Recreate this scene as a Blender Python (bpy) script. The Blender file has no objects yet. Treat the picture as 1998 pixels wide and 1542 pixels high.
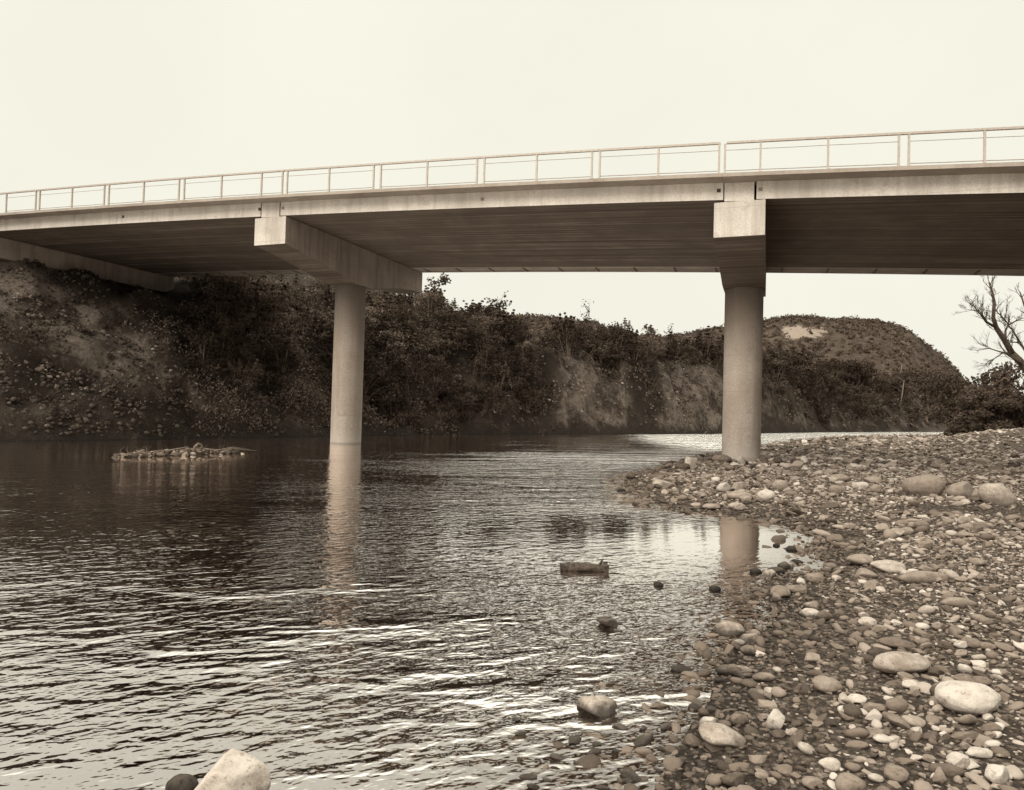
import bpy, math, random
import numpy as np
from mathutils import Matrix, Vector

random.seed(7)
rng = np.random.default_rng(7)
S = bpy.context.scene
C = S.collection

# ------------------------------------------------------------------ camera numbers (photo is 1998 x 1542)
F, CX, CY = 1347.86, 999.0, 771.0
PITCH, ROLL, CAMH = 0.02217, 0.02707, 1.6


def ray(px, py):
    """direction (x, y=1 forward, z up) of a photograph point"""
    a, b = px - CX, py - CY
    u = a * math.cos(ROLL) + b * math.sin(ROLL)
    v = -a * math.sin(ROLL) + b * math.cos(ROLL)
    x, yf, zu = u, F, -v
    y = yf * math.cos(PITCH) - zu * math.sin(PITCH)
    z = yf * math.sin(PITCH) + zu * math.cos(PITCH)
    return np.array([x / y, 1.0, z / y])


def proj(p):
    x, y, z = p[0], p[1], p[2] - CAMH
    yf = y * math.cos(PITCH) + z * math.sin(PITCH)
    zu = -y * math.sin(PITCH) + z * math.cos(PITCH)
    u, v = F * x / yf, -F * zu / yf
    return CX + u * math.cos(ROLL) - v * math.sin(ROLL), CY + u * math.sin(ROLL) + v * math.cos(ROLL)


def gp(px, py, z=0.0):
    d = ray(px, py)
    t = (z - CAMH) / d[2]
    return np.array([d[0] * t, t])


# ------------------------------------------------------------------ small helpers
def link(o):
    C.objects.link(o)
    return o


def tag(o, label=None, cat=None, group=None, kind=None):
    for k, v in (('label', label), ('category', cat), ('group', group), ('kind', kind)):
        if v:
            o[k] = v
    return o


def empty(name, loc, label=None, cat=None, group=None):
    o = bpy.data.objects.new(name, None)
    o.empty_display_size = 0.2
    o.location = loc
    link(o)
    return tag(o, label, cat, group)


def mesh_np(name, V, Fc, mat=None, smooth=False, tone=None):
    """V (n,3) array, Fc (m,k) array of equal-sized faces"""
    V = np.ascontiguousarray(V, dtype=np.float32)
    Fc = np.ascontiguousarray(Fc, dtype=np.int32)
    m, k = Fc.shape
    me = bpy.data.meshes.new(name)
    me.vertices.add(len(V))
    me.vertices.foreach_set('co', V.ravel())
    me.loops.add(m * k)
    me.loops.foreach_set('vertex_index', Fc.ravel())
    me.polygons.add(m)
    me.polygons.foreach_set('loop_start', np.arange(0, m * k, k, dtype=np.int32))
    me.polygons.foreach_set('loop_total', np.full(m, k, dtype=np.int32))
    if smooth is not False:
        me.polygons.foreach_set('use_smooth', np.ones(m, dtype=bool) if smooth is True else smooth)
    if tone is not None:
        at = me.attributes.new('tone', 'FLOAT', 'POINT')
        at.data.foreach_set('value', np.ascontiguousarray(tone, dtype=np.float32))
    me.update(calc_edges=True)
    if mat:
        me.materials.append(mat)
    return me


def obj(name, me, parent=None, loc=None):
    o = bpy.data.objects.new(name, me)
    link(o)
    if parent is not None:
        o.parent = parent
    if loc is not None:
        o.location = loc
    return o


class MB:
    """collects polygons for one mesh"""

    def __init__(self):
        self.v, self.f = [], []

    def add(self, vs, fs):
        n = len(self.v)
        self.v += [tuple(p) for p in vs]
        self.f += [[i + n for i in q] for q in fs]

    def box8(self, p):
        self.add(p, [(0, 3, 2, 1), (4, 5, 6, 7), (0, 1, 5, 4), (1, 2, 6, 5), (2, 3, 7, 6), (3, 0, 4, 7)])

    def tube(self, pts, rad, n=6, cap=True):
        pts = [Vector(p) for p in pts]
        rings = []
        ref = None
        for i, p in enumerate(pts):
            d = (pts[min(i + 1, len(pts) - 1)] - pts[max(i - 1, 0)]).normalized()
            if ref is None:
                ref = d.orthogonal().normalized()
            a = (ref - d * ref.dot(d)).normalized()
            ref = a
            b = d.cross(a)
            r = rad[i] if hasattr(rad, '__len__') else rad
            rings.append([p + a * math.cos(2 * math.pi * j / n) * r + b * math.sin(2 * math.pi * j / n) * r for j in range(n)])
        vs = [q for ring in rings for q in ring]
        fs = []
        for i in range(len(pts) - 1):
            for j in range(n):
                fs.append((i * n + j, i * n + (j + 1) % n, (i + 1) * n + (j + 1) % n, (i + 1) * n + j))
        if cap:
            fs.append(tuple(reversed(range(n))))
            fs.append(tuple((len(pts) - 1) * n + j for j in range(n)))
        self.add(vs, fs)

    def build(self, name, mat, parent=None, smooth=False, bevel=0.0):
        me = bpy.data.meshes.new(name)
        me.from_pydata(self.v, [], self.f)
        if smooth:
            me.polygons.foreach_set('use_smooth', np.ones(len(me.polygons), dtype=bool))
        me.update()
        me.materials.append(mat)
        o = obj(name, me, parent)
        if bevel:
            b = o.modifiers.new('bevel', 'BEVEL')
            b.width = bevel
            b.segments = 2
            b.limit_method = 'ANGLE'
            b.angle_limit = math.radians(40)
        return o


# ---- numpy value noise
_P = rng.permutation(4096)
_R = rng.random(4096)


def _h(i, j, k=0):
    return _R[_P[(_P[(_P[i & 4095] + j) & 4095] + k) & 4095]]


def vnoise(x, y):
    xi, yi = np.floor(x).astype(int), np.floor(y).astype(int)
    fx, fy = x - xi, y - yi
    fx, fy = fx * fx * (3 - 2 * fx), fy * fy * (3 - 2 * fy)
    a = _h(xi, yi) * (1 - fx) + _h(xi + 1, yi) * fx
    b = _h(xi, yi + 1) * (1 - fx) + _h(xi + 1, yi + 1) * fx
    return (a * (1 - fy) + b * fy) * 2 - 1


def fbm(x, y, oct=4):
    s, a, t = 0.0, 1.0, 0.0
    for o in range(oct):
        s = s + a * vnoise(x * 2 ** o + 17.3 * o, y * 2 ** o + 5.1 * o)
        t += a
        a *= 0.5
    return s / t


def vnoise3(p):
    xi = np.floor(p).astype(int)
    f = p - xi
    f = f * f * (3 - 2 * f)
    out = 0
    for a in (0, 1):
        for b in (0, 1):
            for c in (0, 1):
                w = (f[:, 0] if a else 1 - f[:, 0]) * (f[:, 1] if b else 1 - f[:, 1]) * (f[:, 2] if c else 1 - f[:, 2])
                out = out + w * _h(xi[:, 0] + a, xi[:, 1] + b, xi[:, 2] + c)
    return out * 2 - 1


# ------------------------------------------------------------------ materials (all toned like a sepia print)
def sep(L):
    """reflectance to a warm brown-grey colour"""
    t = min(1.0, max(0.0, (L - 0.03) / 0.5))
    q = L * 1.14
    return (q, q * (0.715 + 0.20 * t), q * (0.535 + 0.30 * t), 1)


class NT:
    def __init__(self, name):
        self.m = bpy.data.materials.new(name)
        self.m.use_nodes = True
        self.t = self.m.node_tree
        self.t.nodes.clear()
        self.out = self.n('ShaderNodeOutputMaterial')

    def n(self, ty, **kw):
        nd = self.t.nodes.new(ty)
        for k, v in kw.items():
            if isinstance(k, str) and k.startswith('i_'):
                nd.inputs[k[2:].replace('_', ' ')].default_value = v
            else:
                setattr(nd, k, v)
        return nd

    def l(self, a, b):
        self.t.links.new(a, b)

    def ramp(self, src, stops, interp='LINEAR'):
        r = self.n('ShaderNodeValToRGB')
        r.color_ramp.interpolation = interp
        e = r.color_ramp.elements
        while len(e) < len(stops):
            e.new(0.5)
        for q, (p, c) in zip(e, stops):
            q.position = p
            q.color = c if hasattr(c, '__len__') else (c, c, c, 1)
        self.l(src, r.inputs[0])
        return r.outputs[0]

    def noise(self, scale, detail=4, rough=0.55, vec=None, dist=0.0):
        nd = self.n('ShaderNodeTexNoise')
        nd.inputs['Scale'].default_value = scale
        nd.inputs['Detail'].default_value = detail
        nd.inputs['Roughness'].default_value = rough
        nd.inputs['Distortion'].default_value = dist
        if vec is not None:
            self.l(vec, nd.inputs['Vector'])
        return nd.outputs[0]

    def math(self, op, a, b=None, c=None, clamp=False):
        nd = self.n('ShaderNodeMath', operation=op, use_clamp=clamp)
        for i, q in enumerate((a, b, c)):
            if q is None:
                continue
            if isinstance(q, (int, float)):
                nd.inputs[i].default_value = q
            else:
                self.l(q, nd.inputs[i])
        return nd.outputs[0]

    def mix(self, fac, a, b, mode='MIX'):
        nd = self.n('ShaderNodeMix', data_type='RGBA', blend_type=mode)
        for i, q in ((0, fac), (6, a), (7, b)):
            if isinstance(q, (int, float)):
                nd.inputs[i].default_value = q
            elif isinstance(q, tuple):
                nd.inputs[i].default_value = q
            else:
                self.l(q, nd.inputs[i])
        return nd.outputs[2]

    def mapping(self, src, scale=(1, 1, 1), rot=(0, 0, 0)):
        if any(rot):
            r = self.n('ShaderNodeMapping')
            r.inputs['Rotation'].default_value = rot
            self.l(src, r.inputs['Vector'])
            src = r.outputs[0]
        nd = self.n('ShaderNodeMapping')
        nd.inputs['Scale'].default_value = scale
        self.l(src, nd.inputs['Vector'])
        return nd.outputs[0]

    def bump(self, h, dist, strength=1.0, normal=None):
        nd = self.n('ShaderNodeBump')
        nd.inputs['Strength'].default_value = strength
        nd.inputs['Distance'].default_value = dist
        self.l(h, nd.inputs['Height'])
        if normal is not None:
            self.l(normal, nd.inputs['Normal'])
        return nd.outputs[0]

    def principled(self, col, rough=0.9, normal=None, spec=0.25):
        p = self.n('ShaderNodeBsdfPrincipled')
        if isinstance(col, tuple):
            p.inputs['Base Color'].default_value = col
        else:
            self.l(col, p.inputs['Base Color'])
        if isinstance(rough, (int, float)):
            p.inputs['Roughness'].default_value = rough
        else:
            self.l(rough, p.inputs['Roughness'])
        p.inputs['Specular IOR Level'].default_value = spec
        if normal is not None:
            self.l(normal, p.inputs['Normal'])
        self.l(p.outputs[0], self.out.inputs[0])
        return p

    def geo(self):
        return self.n('ShaderNodeNewGeometry').outputs['Position']

    def objco(self):
        return self.n('ShaderNodeTexCoord').outputs['Object']


def concrete(name, L, streak=0.35, grain=1.0, tide_and_shade=False):
    k = NT(name)
    pos = k.geo()
    big = k.noise(0.7, 5, 0.6, pos)
    fine = k.noise(28, 4, 0.7, pos)
    st = k.noise(1.0, 4, 0.6, k.mapping(pos, (3.2, 3.2, 0.22)))
    c = k.ramp(big, [(0.3, sep(L * 0.80)), (0.7, sep(L * 1.12))])
    c = k.mix(k.ramp(st, [(0.45, 0.0), (0.72, streak)]), c, sep(L * 0.45))
    c = k.mix(k.ramp(fine, [(0.35, 0.28 * grain), (0.6, 0.0)]), c, sep(L * 0.5))
    # board marks and pour lines
    z = k.n('ShaderNodeSeparateXYZ')
    k.l(pos, z.inputs[0])
    fz = k.math('FRACT', k.math('MULTIPLY_ADD', big, 0.05, k.math('MULTIPLY', z.outputs[2], 0.82)))
    c = k.mix(k.ramp(fz, [(0.0, 0.45), (0.025, 0.0)]), c, sep(L * 0.5))
    blot = k.noise(2.6, 5, 0.7, pos)
    c = k.mix(k.ramp(blot, [(0.56, 0.0), (0.75, 0.6)]), c, sep(L * 0.5))
    if tide_and_shade:
        zz = k.math('MULTIPLY_ADD', k.math('SUBTRACT', fine, 0.5), 0.12, z.outputs[2])
        c = k.mix(k.ramp(zz, [(0.07, 0.9), (0.13, 0.0)]), c, sep(L * 0.25))
        c = k.mix(k.ramp(k.math('MULTIPLY', zz, 0.2), [(0.62, 0.0), (0.95, 0.55)]), c, sep(L * 0.5))  # top of the shaft darkened, painting in shade below the cap
        c = k.mix(k.ramp(k.math('MULTIPLY', zz, 1.0), [(0.1, 0.35), (0.7, 0.0)]), c, sep(L * 1.4))
    b = k.bump(fine, 0.008, 0.8)
    k.principled(c, 0.88, b)
    return k.m


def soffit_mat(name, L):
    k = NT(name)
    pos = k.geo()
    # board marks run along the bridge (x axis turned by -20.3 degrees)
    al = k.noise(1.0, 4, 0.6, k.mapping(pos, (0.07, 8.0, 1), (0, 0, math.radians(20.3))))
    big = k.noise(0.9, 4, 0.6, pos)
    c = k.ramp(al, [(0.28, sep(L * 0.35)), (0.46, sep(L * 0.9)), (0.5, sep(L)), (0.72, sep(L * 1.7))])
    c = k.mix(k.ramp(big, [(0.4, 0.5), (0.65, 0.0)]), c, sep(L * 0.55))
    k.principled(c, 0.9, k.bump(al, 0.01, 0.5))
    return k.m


def foliage_mat(name, lo, hi):
    k = NT(name)
    a = k.n('ShaderNodeAttribute', attribute_name='tone').outputs['Fac']
    r = k.n('ShaderNodeObjectInfo').outputs['Random']
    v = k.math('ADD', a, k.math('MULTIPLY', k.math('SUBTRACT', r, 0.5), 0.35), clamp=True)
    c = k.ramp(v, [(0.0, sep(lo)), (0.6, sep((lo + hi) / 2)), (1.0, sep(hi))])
    p = k.n('ShaderNodeBsdfDiffuse')
    k.l(c, p.inputs['Color'])
    tr = k.n('ShaderNodeBsdfTranslucent')
    k.l(c, tr.inputs['Color'])
    mx = k.n('ShaderNodeMixShader')
    mx.inputs[0].default_value = 0.2
    k.l(p.outputs[0], mx.inputs[1])
    k.l(tr.outputs[0], mx.inputs[2])
    k.l(mx.outputs[0], k.out.inputs[0])
    return k.m


def stone_mat(name):
    """stones: tone attribute on the mesh sets reflectance, speckle and faint veins on top"""
    k = NT(name)
    a = k.n('ShaderNodeAttribute', attribute_name='tone').outputs['Fac']
    pos = k.objco()
    sp = k.noise(60, 3, 0.7, pos)
    md = k.noise(9, 4, 0.6, pos)
    v = k.math('MULTIPLY_ADD', k.math('SUBTRACT', md, 0.5), 0.16, a)
    v = k.math('MULTIPLY_ADD', k.math('SUBTRACT', sp, 0.5), 0.20, v, clamp=True)
    c = k.ramp(v, [(0.0, sep(0.03)), (0.25, sep(0.075)), (0.5, sep(0.15)), (0.75, sep(0.25)), (1.0, sep(0.42))])
    k.principled(c, 0.8, k.bump(md, 0.02, 0.4), 0.3)
    return k.m


def boulder_mat(name):
    """individual stones: tone comes from the object colour, so copies can differ"""
    k = NT(name)
    oi = k.n('ShaderNodeObjectInfo')
    sepn = k.n('ShaderNodeSeparateColor')
    k.l(oi.outputs['Color'], sepn.inputs[0])
    pos = k.geo()
    sp = k.noise(120, 3, 0.75, pos)
    md = k.noise(14, 5, 0.65, pos)
    vein = k.noise(5, 3, 0.5, k.mapping(pos, (1, 1, 4)), 1.5)
    v = k.math('MULTIPLY_ADD', k.math('SUBTRACT', md, 0.5), 0.55, sepn.outputs[0])
    pit = k.noise(38, 3, 0.6, pos)
    v = k.math('SUBTRACT', v, k.ramp(pit, [(0.58, 0.0), (0.70, 0.22)]))
    v = k.math('MULTIPLY_ADD', k.math('SUBTRACT', sp, 0.5), 0.30, v)
    v = k.math('MULTIPLY_ADD', k.math('SUBTRACT', vein, 0.5), 0.22, v, clamp=True)
    # stones are damp and darker close to the water surface
    z = k.n('ShaderNodeSeparateXYZ')
    k.l(pos, z.inputs[0])
    wet = k.ramp(k.math('MULTIPLY_ADD', k.math('SUBTRACT', md, 0.5), 0.08, z.outputs[2]), [(0.03, 0.28), (0.065, 1.0)])
    c = k.ramp(v, [(0.0, sep(0.03)), (0.25, sep(0.075)), (0.5, sep(0.15)), (0.75, sep(0.25)), (1.0, sep(0.44))])
    c = k.mix(1.0, c, wet, 'MULTIPLY')
    bn = k.bump(md, 0.03, 0.5)
    bn = k.bump(sp, 0.004, 0.6, bn)
    k.principled(c, 0.78, bn, 0.3)
    return k.m


def flat_mat(name, L, rough=0.8, spec=0.25, nscale=30.0, var=0.35):
    k = NT(name)
    nz = k.noise(nscale, 3, 0.6, k.geo())
    c = k.ramp(nz, [(0.3, sep(L * (1 - var))), (0.7, sep(L * (1 + var)))])
    k.principled(c, rough, k.bump(nz, 0.01, 0.4), spec)
    return k.m


M = {}
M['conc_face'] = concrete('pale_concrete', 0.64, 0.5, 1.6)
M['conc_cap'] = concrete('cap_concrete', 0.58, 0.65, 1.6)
M['conc_side'] = concrete('shaded_stained_side', 0.30, 0.75)  # side shade mixed into the base colour; the streaks are stains
M['conc_col'] = concrete('column_concrete', 0.37, 0.45, 2.4, True)
M['soffit'] = soffit_mat('soffit_concrete', 0.155)  # base lowered to put underside shade into the colour
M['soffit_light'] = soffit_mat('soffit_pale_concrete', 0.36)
M['coping'] = concrete('coping_concrete', 0.36, 0.3)
M['pocket'] = flat_mat('recess_shade', 0.07)
M['pocket_pale'] = flat_mat('pale_mortar_plug', 0.24)
M['steel'] = flat_mat('galvanised_steel', 0.38, 0.5, 0.4, 12, 0.12)
M['wire'] = flat_mat('dull_wire', 0.26, 0.6)
M['asphalt'] = flat_mat('asphalt', 0.05, 0.9)
M['stone'] = stone_mat('river_gravel')
M['boulder'] = boulder_mat('river_stone')
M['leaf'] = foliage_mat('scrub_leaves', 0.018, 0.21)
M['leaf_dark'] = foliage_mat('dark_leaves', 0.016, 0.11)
M['leaf_hill'] = foliage_mat('hill_scrub', 0.05, 0.13)
M['bark_mid'] = flat_mat('grey_twigs', 0.14, 0.9, 0.1, 14)
M['bark'] = flat_mat('bark', 0.07, 0.9, 0.1, 14)
M['bark_pale'] = flat_mat('weathered_wood', 0.16, 0.9, 0.1, 14)
M['log'] = flat_mat('wet_log_bark', 0.05, 0.8, 0.3, 35, 0.8)


def ground_mat():
    k = NT('river_ground')
    pos = k.geo()
    z = k.n('ShaderNodeSeparateXYZ')
    k.l(pos, z.inputs[0])
    zz = z.outputs[2]
    # gravel fines
    vor = k.n('ShaderNodeTexVoronoi')
    vor.inputs['Scale'].default_value = 26
    k.l(pos, vor.inputs['Vector'])
    vs = k.n('ShaderNodeSeparateColor')
    k.l(vor.outputs['Color'], vs.inputs[0])
    grav = k.ramp(vs.outputs[0], [(0.0, sep(0.07)), (0.6, sep(0.16)), (1.0, sep(0.30))])
    grav = k.mix(k.ramp(vor.outputs['Distance'], [(0.35, 0.0), (0.6, 0.8)]), grav, sep(0.045))
    # earth and clay of the cut bank
    n1 = k.noise(0.45, 6, 0.65, pos)
    n2 = k.noise(3.5, 5, 0.7, pos)
    n3 = k.noise(1.2, 5, 0.65, k.mapping(pos, (1.3, 1.3, 0.5)))
    pale = k.n('ShaderNodeAttribute', attribute_name='pale').outputs['Fac']
    n1p = k.math('MULTIPLY_ADD', k.math('SUBTRACT', pale, 0.35), 0.26, n1)
    earth = k.ramp(n1p, [(0.36, sep(0.03)), (0.52, sep(0.065)), (0.68, sep(0.24))])
    earth = k.mix(k.ramp(n2, [(0.38, 0.65), (0.58, 0.0)]), earth, sep(0.03))
    foot = k.ramp(k.math('MULTIPLY_ADD', n2, 0.9, k.math('MULTIPLY', zz, 0.6)), [(0.35, 0.9), (1.0, 0.0)])
    earth = k.mix(k.ramp(k.math('MULTIPLY_ADD', k.math('SUBTRACT', pale, 0.35), 0.2, n3), [(0.57, 0.0), (0.74, 0.7)]), earth, sep(0.22))
    earth = k.mix(foot, earth, sep(0.016))
    c = k.mix(k.n('ShaderNodeAttribute', attribute_name='tone').outputs['Fac'], grav, earth)
    n5 = k.noise(11.0, 6, 0.8, pos)
    c = k.mix(k.ramp(n5, [(0.40, 0.45), (0.52, 0.0)]), c, sep(0.022))
    c = k.mix(k.ramp(n5, [(0.60, 0.0), (0.72, 0.35)]), c, sep(0.26))
    # silty bed, darkened with depth to paint in light lost in the water
    c = k.mix(1.0, c, k.ramp(k.math('MULTIPLY_ADD', n2, 0.8, k.math('SUBTRACT', zz, 0.4)), [(0.1, 0.45), (1.0, 1.0)]), 'MULTIPLY') if False else c
    bed = k.ramp(k.math('MULTIPLY_ADD', zz, 1.0, 1.0), [(0.55, sep(0.018)), (0.80, sep(0.05)), (0.97, 1.0)])
    c = k.mix(1.0, c, bed, 'MULTIPLY')
    wet = k.ramp(k.math('ADD', zz, 0.5), [(0.50, 0.5), (0.56, 1.0)])
    c = k.mix(1.0, c, wet, 'MULTIPLY')
    inv = k.math('SUBTRACT', 1.0, vor.outputs['Distance'])
    b = k.bump(inv, 0.03, 0.8)
    b = k.bump(n2, 0.25, 0.9, b)
    b = k.bump(n5, 0.10, 0.8, b)
    k.principled(c, 0.9, b, 0.2)
    return k.m


def hill_mat():
    k = NT('hill_ground')
    pos = k.geo()
    n1 = k.noise(0.02, 5, 0.6, pos)
    n2 = k.noise(0.22, 4, 0.7, pos)
    c = k.ramp(n2, [(0.35, sep(0.035)), (0.65, sep(0.085))])
    c = k.mix(k.ramp(n1, [(0.56, 0.0), (0.66, 0.8)]), c, sep(0.13))
    # bare pale clearing just under the summit
    a = k.n('ShaderNodeAttribute', attribute_name='tone').outputs['Fac']
    a = k.math('MULTIPLY_ADD', k.math('SUBTRACT', k.noise(0.16, 5, 0.8, pos), 0.5), 3.4, a)
    c = k.mix(k.ramp(a, [(0.45, 0.0), (0.7, 1.0)]), c, sep(0.24))
    k.principled(c, 0.95, k.bump(n2, 3.0, 0.8), 0.1)
    return k.m


def water_mat():
    k = NT('river_water')
    pos = k.geo()
    ang = math.radians(-30)
    v1 = k.mapping(pos, (4.6, 8.2, 1), (0, 0, ang))
    v2 = k.mapping(pos, (10.0, 16.0, 1), (0, 0, math.radians(-18)))
    v3 = k.mapping(pos, (0.5, 1.5, 1), (0, 0, math.radians(-32)))
    n1 = k.noise(1.0, 2, 0.5, v1, 0.3)
    n2 = k.noise(1.0, 2, 0.5, v2, 0.2)
    n3 = k.noise(1.0, 2, 0.5, v3)
    # calmer and livelier patches of the surface
    calm = k.noise(0.16, 2, 0.5, k.mapping(pos, (0.6, 1.2, 1)))
    amp = k.ramp(calm, [(0.36, 0.45), (0.62, 1.0)])
    chop = k.n('ShaderNodeAttribute', attribute_name='chop').outputs['Fac']
    patch = k.noise(1.0, 4, 0.65, k.mapping(pos, (0.28, 0.75, 1), (0, 0, math.radians(-12))))
    chop = k.math('MULTIPLY', chop, k.ramp(patch, [(0.36, 0.6), (0.60, 1.2)]))
    depth = k.n('ShaderNodeAttribute', attribute_name='depth').outputs['Fac']
    h = k.math('ADD', k.math('MULTIPLY', n1, 0.025), k.math('MULTIPLY', n2, 0.0115))
    h = k.math('MULTIPLY', h, amp)
    h = k.math('ADD', h, k.math('MULTIPLY', n3, 0.004))
    h = k.math('MULTIPLY', h, chop)
    n4 = k.noise(1.0, 3, 0.6, k.mapping(pos, (0.8, 2.4, 1), (0, 0, math.radians(-8))))
    h = k.math('MULTIPLY_ADD', n4, k.math('MULTIPLY', k.math('MAXIMUM', k.math('SUBTRACT', chop, 1.15), 0.0), 0.10), h)
    nrm = k.bump(h, 1.0, 1.0)
    fr = k.n('ShaderNodeFresnel')
    fr.inputs['IOR'].default_value = 1.33
    k.l(nrm, fr.inputs['Normal'])
    fg = k.n('ShaderNodeFresnel')
    fg.inputs['IOR'].default_value = 1.33
    f1 = k.math('POWER', fr.outputs[0], 0.32, clamp=True)
    f2 = k.math('POWER', fg.outputs[0], 0.32, clamp=True)
    fac = k.math('MULTIPLY_ADD', k.math('ADD', f1, f2), 0.5, 0.03, clamp=True)
    fac = k.math('MULTIPLY', fac, k.ramp(depth, [(0.0, 0.5), (0.03, 0.7), (0.08, 1.0)]))
    gl = k.n('ShaderNodeBsdfGlossy')
    gl.inputs['Roughness'].default_value = 0.04
    gl.inputs['Color'].default_value = (1.34, 1.27, 1.22, 1)  # boosted past full reflectance to imitate an overbright sky in the water
    k.l(nrm, gl.inputs['Normal'])
    tr = k.n('ShaderNodeBsdfTransparent')
    k.l(k.ramp(depth, [(0.0, (0.82, 0.74, 0.66, 1)), (0.15, (0.52, 0.42, 0.34, 1)), (0.45, (0.14, 0.10, 0.07, 1)), (1.0, (0.02, 0.014, 0.01, 1))]), tr.inputs['Color'])
    mx = k.n('ShaderNodeMixShader')
    k.l(fac, mx.inputs[0])
    k.l(tr.outputs[0], mx.inputs[1])
    k.l(gl.outputs[0], mx.inputs[2])
    k.l(mx.outputs[0], k.out.inputs[0])
    return k.m


M['ground'] = ground_mat()
M['hill'] = hill_mat()
M['water'] = water_mat()

# ------------------------------------------------------------------ terrain
shore_px = [(0, 862), (120, 861), (250, 859), (360, 857), (500, 855), (640, 852), (760, 850), (900, 848), (1100, 847.5),
            (1300, 847.5), (1400, 847), (1480, 846), (1600, 844), (1750, 843), (1870, 843)]
SHORE = np.array([(-46, -60), (-36, -10), (-29, 8), (-23, 17.5)] + [tuple(gp(*p)) for p in shore_px] +
                 [(105, 150), (170, 195), (330, 290), (700, 420)])
bar_px = [(1870, 848.5), (1740, 851), (1640, 853), (1560, 858), (1500, 868), (1430, 880), (1370, 893), (1310, 908), (1225, 932),
          (1240, 958), (1262, 980), (1330, 997), (1400, 1002), (1480, 1012), (1560, 1034), (1615, 1050), (1602, 1070), (1590, 1088),
          (1640, 1106), (1590, 1116), (1520, 1120), (1480, 1150), (1500, 1182), (1535, 1215), (1490, 1230), (1440, 1262), (1405, 1310),
          (1395, 1360), (1365, 1400), (1340, 1440), (1312, 1490), (1280, 1560)]
BAR = np.array([(340, 190), (175, 150), (105, 118)] + [tuple(gp(*p)) for p in bar_px] + [(0.45, 1.5), (-0.5, -2), (-5, -20), (-8, -80), (340, -80)])


def seg_dist(P, A, closed=False):
    """unsigned distance, plus index of nearest segment"""
    n = len(A) if closed else len(A) - 1
    best = np.full(len(P), 1e9)
    side = np.zeros(len(P))
    for i in range(n):
        a, b = A[i], A[(i + 1) % len(A)]
        ab = b - a
        t = np.clip(((P - a) @ ab) / (ab @ ab), 0, 1)
        q = a + t[:, None] * ab
        d = np.hypot(*(P - q).T)
        cr = ab[0] * (P[:, 1] - a[1]) - ab[1] * (P[:, 0] - a[0])
        m = d < best
        best[m] = d[m]
        side[m] = np.sign(cr[m])
    return best, side


def inside(P, A):
    r = np.zeros(len(P), bool)
    for i in range(len(A)):
        a, b = A[i], A[(i + 1) % len(A)]
        if a[1] == b[1]:
            continue
        c = ((a[1] > P[:, 1]) != (b[1] > P[:, 1])) & (P[:, 0] < (b[0] - a[0]) * (P[:, 1] - a[1]) / (b[1] - a[1]) + a[0])
        r ^= c
    return r


def smooth(t):
    t = np.clip(t, 0, 1)
    return t * t * (3 - 2 * t)


def dists(P):
    d1, s1 = seg_dist(P, SHORE)
    d1 = d1 * s1                     # positive on the far bank
    d2, _ = seg_dist(P, BAR, True)
    d2 = np.where(inside(P, BAR), d2, -d2)
    return d1, d2


def height(P, d1=None, d2=None):
    P = np.asarray(P, float)
    if d1 is None:
        d1, d2 = dists(P)
    x, y = P[:, 0], P[:, 1]
    # ---- far bank
    gul = 1 - 2 * np.abs(fbm(x / 5.0 + 31, y / 5.0, 2))
    e = d1 + 1.3 * fbm(x / 7, y / 7, 3) * np.clip(d1 / 1.5, 0, 1) + 1.1 * gul * np.clip(d1 / 2, 0, 1) - 0.6 * np.clip(d1 / 2, 0, 1) + 0.55 * fbm(x / 1.8 + 9, y / 1.8, 3) * np.clip(d1 / 0.6, 0, 1)
    w = np.interp(x, [-30, -14, -9, -4, 30, 60], [9.0, 8.5, 5.5, 3.8, 3.4, 3.4])
    hb = np.interp(x, [-40, -24, -14, -4, 6, 20, 45, 80], [7.2, 7.2, 7.8, 7.4, 6.6, 6.6, 6.0, 6.0])
    hb = hb + 0.7 * fbm(x / 9 + 3, y / 9, 3)
    t = np.clip(e / w, 0, 1)
    prof = hb * (1 - (1 - t) ** 1.5)
    prof = prof + (0.45 * fbm(x / 0.9, y / 0.9 + 40, 3) + 0.9 * fbm(x / 3.1, y / 3.1 + 77, 3)) * smooth(d1 / 1.0)
    back = np.clip(d1 - w, 0, None)
    prof = prof + np.clip(back, 0, 14) * np.interp(x, [-30, -15, -7, 10], [0.36, 0.40, 0.20, 0.04]) + 0.3 * fbm(x / 4, y / 4 + 11, 3) * smooth(back / 4)
    bank = np.where(d1 > 0, prof, -np.clip(-d1 * 0.45, 0, 1.5))
    # ---- gravel bar
    h = np.where(d2 > 0, np.clip(d2, 0, 1.2) * np.interp(y, [0, 22, 32], [0.10, 0.10, 0.03]) + np.clip(d2 - 1.2, 0, 30) * np.interp(y, [5, 18, 30], [0.018, 0.016, 0.004]), -np.clip(-d2 * 0.075 + np.clip(-d2 - 1.6, 0, 9) * 0.12, 0, 1.5))
    h = h + 0.05 * fbm(x / 1.7, y / 1.7 + 21, 3) * smooth(d2 / 1.5) + 0.12 * fbm(x / 6 + 4, y / 6, 2) * smooth(d2 / 5)
    # heaped shingle and flood bank on the right
    h = h + 1.3 * np.exp(-(((x - 28.5) / 4.2) ** 2 + ((y - 37) / 7.0) ** 2)) * smooth(d2 / 3)
    h = h + 1.6 * smooth((x - 0.80 * y - 7) / 14) * smooth(d2 / 4)
    # dished hollow below the three boulders
    b0 = HOLLOW
    h = h - 0.10 * np.exp(-(((x - b0[0]) / 0.8) ** 2 + ((y - b0[1]) / 0.45) ** 2))
    return np.maximum(bank, h)


HOLLOW = gp(1880, 990, 0.2)


def H1(x, y):
    return float(height(np.array([[x, y]]))[0])


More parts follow.
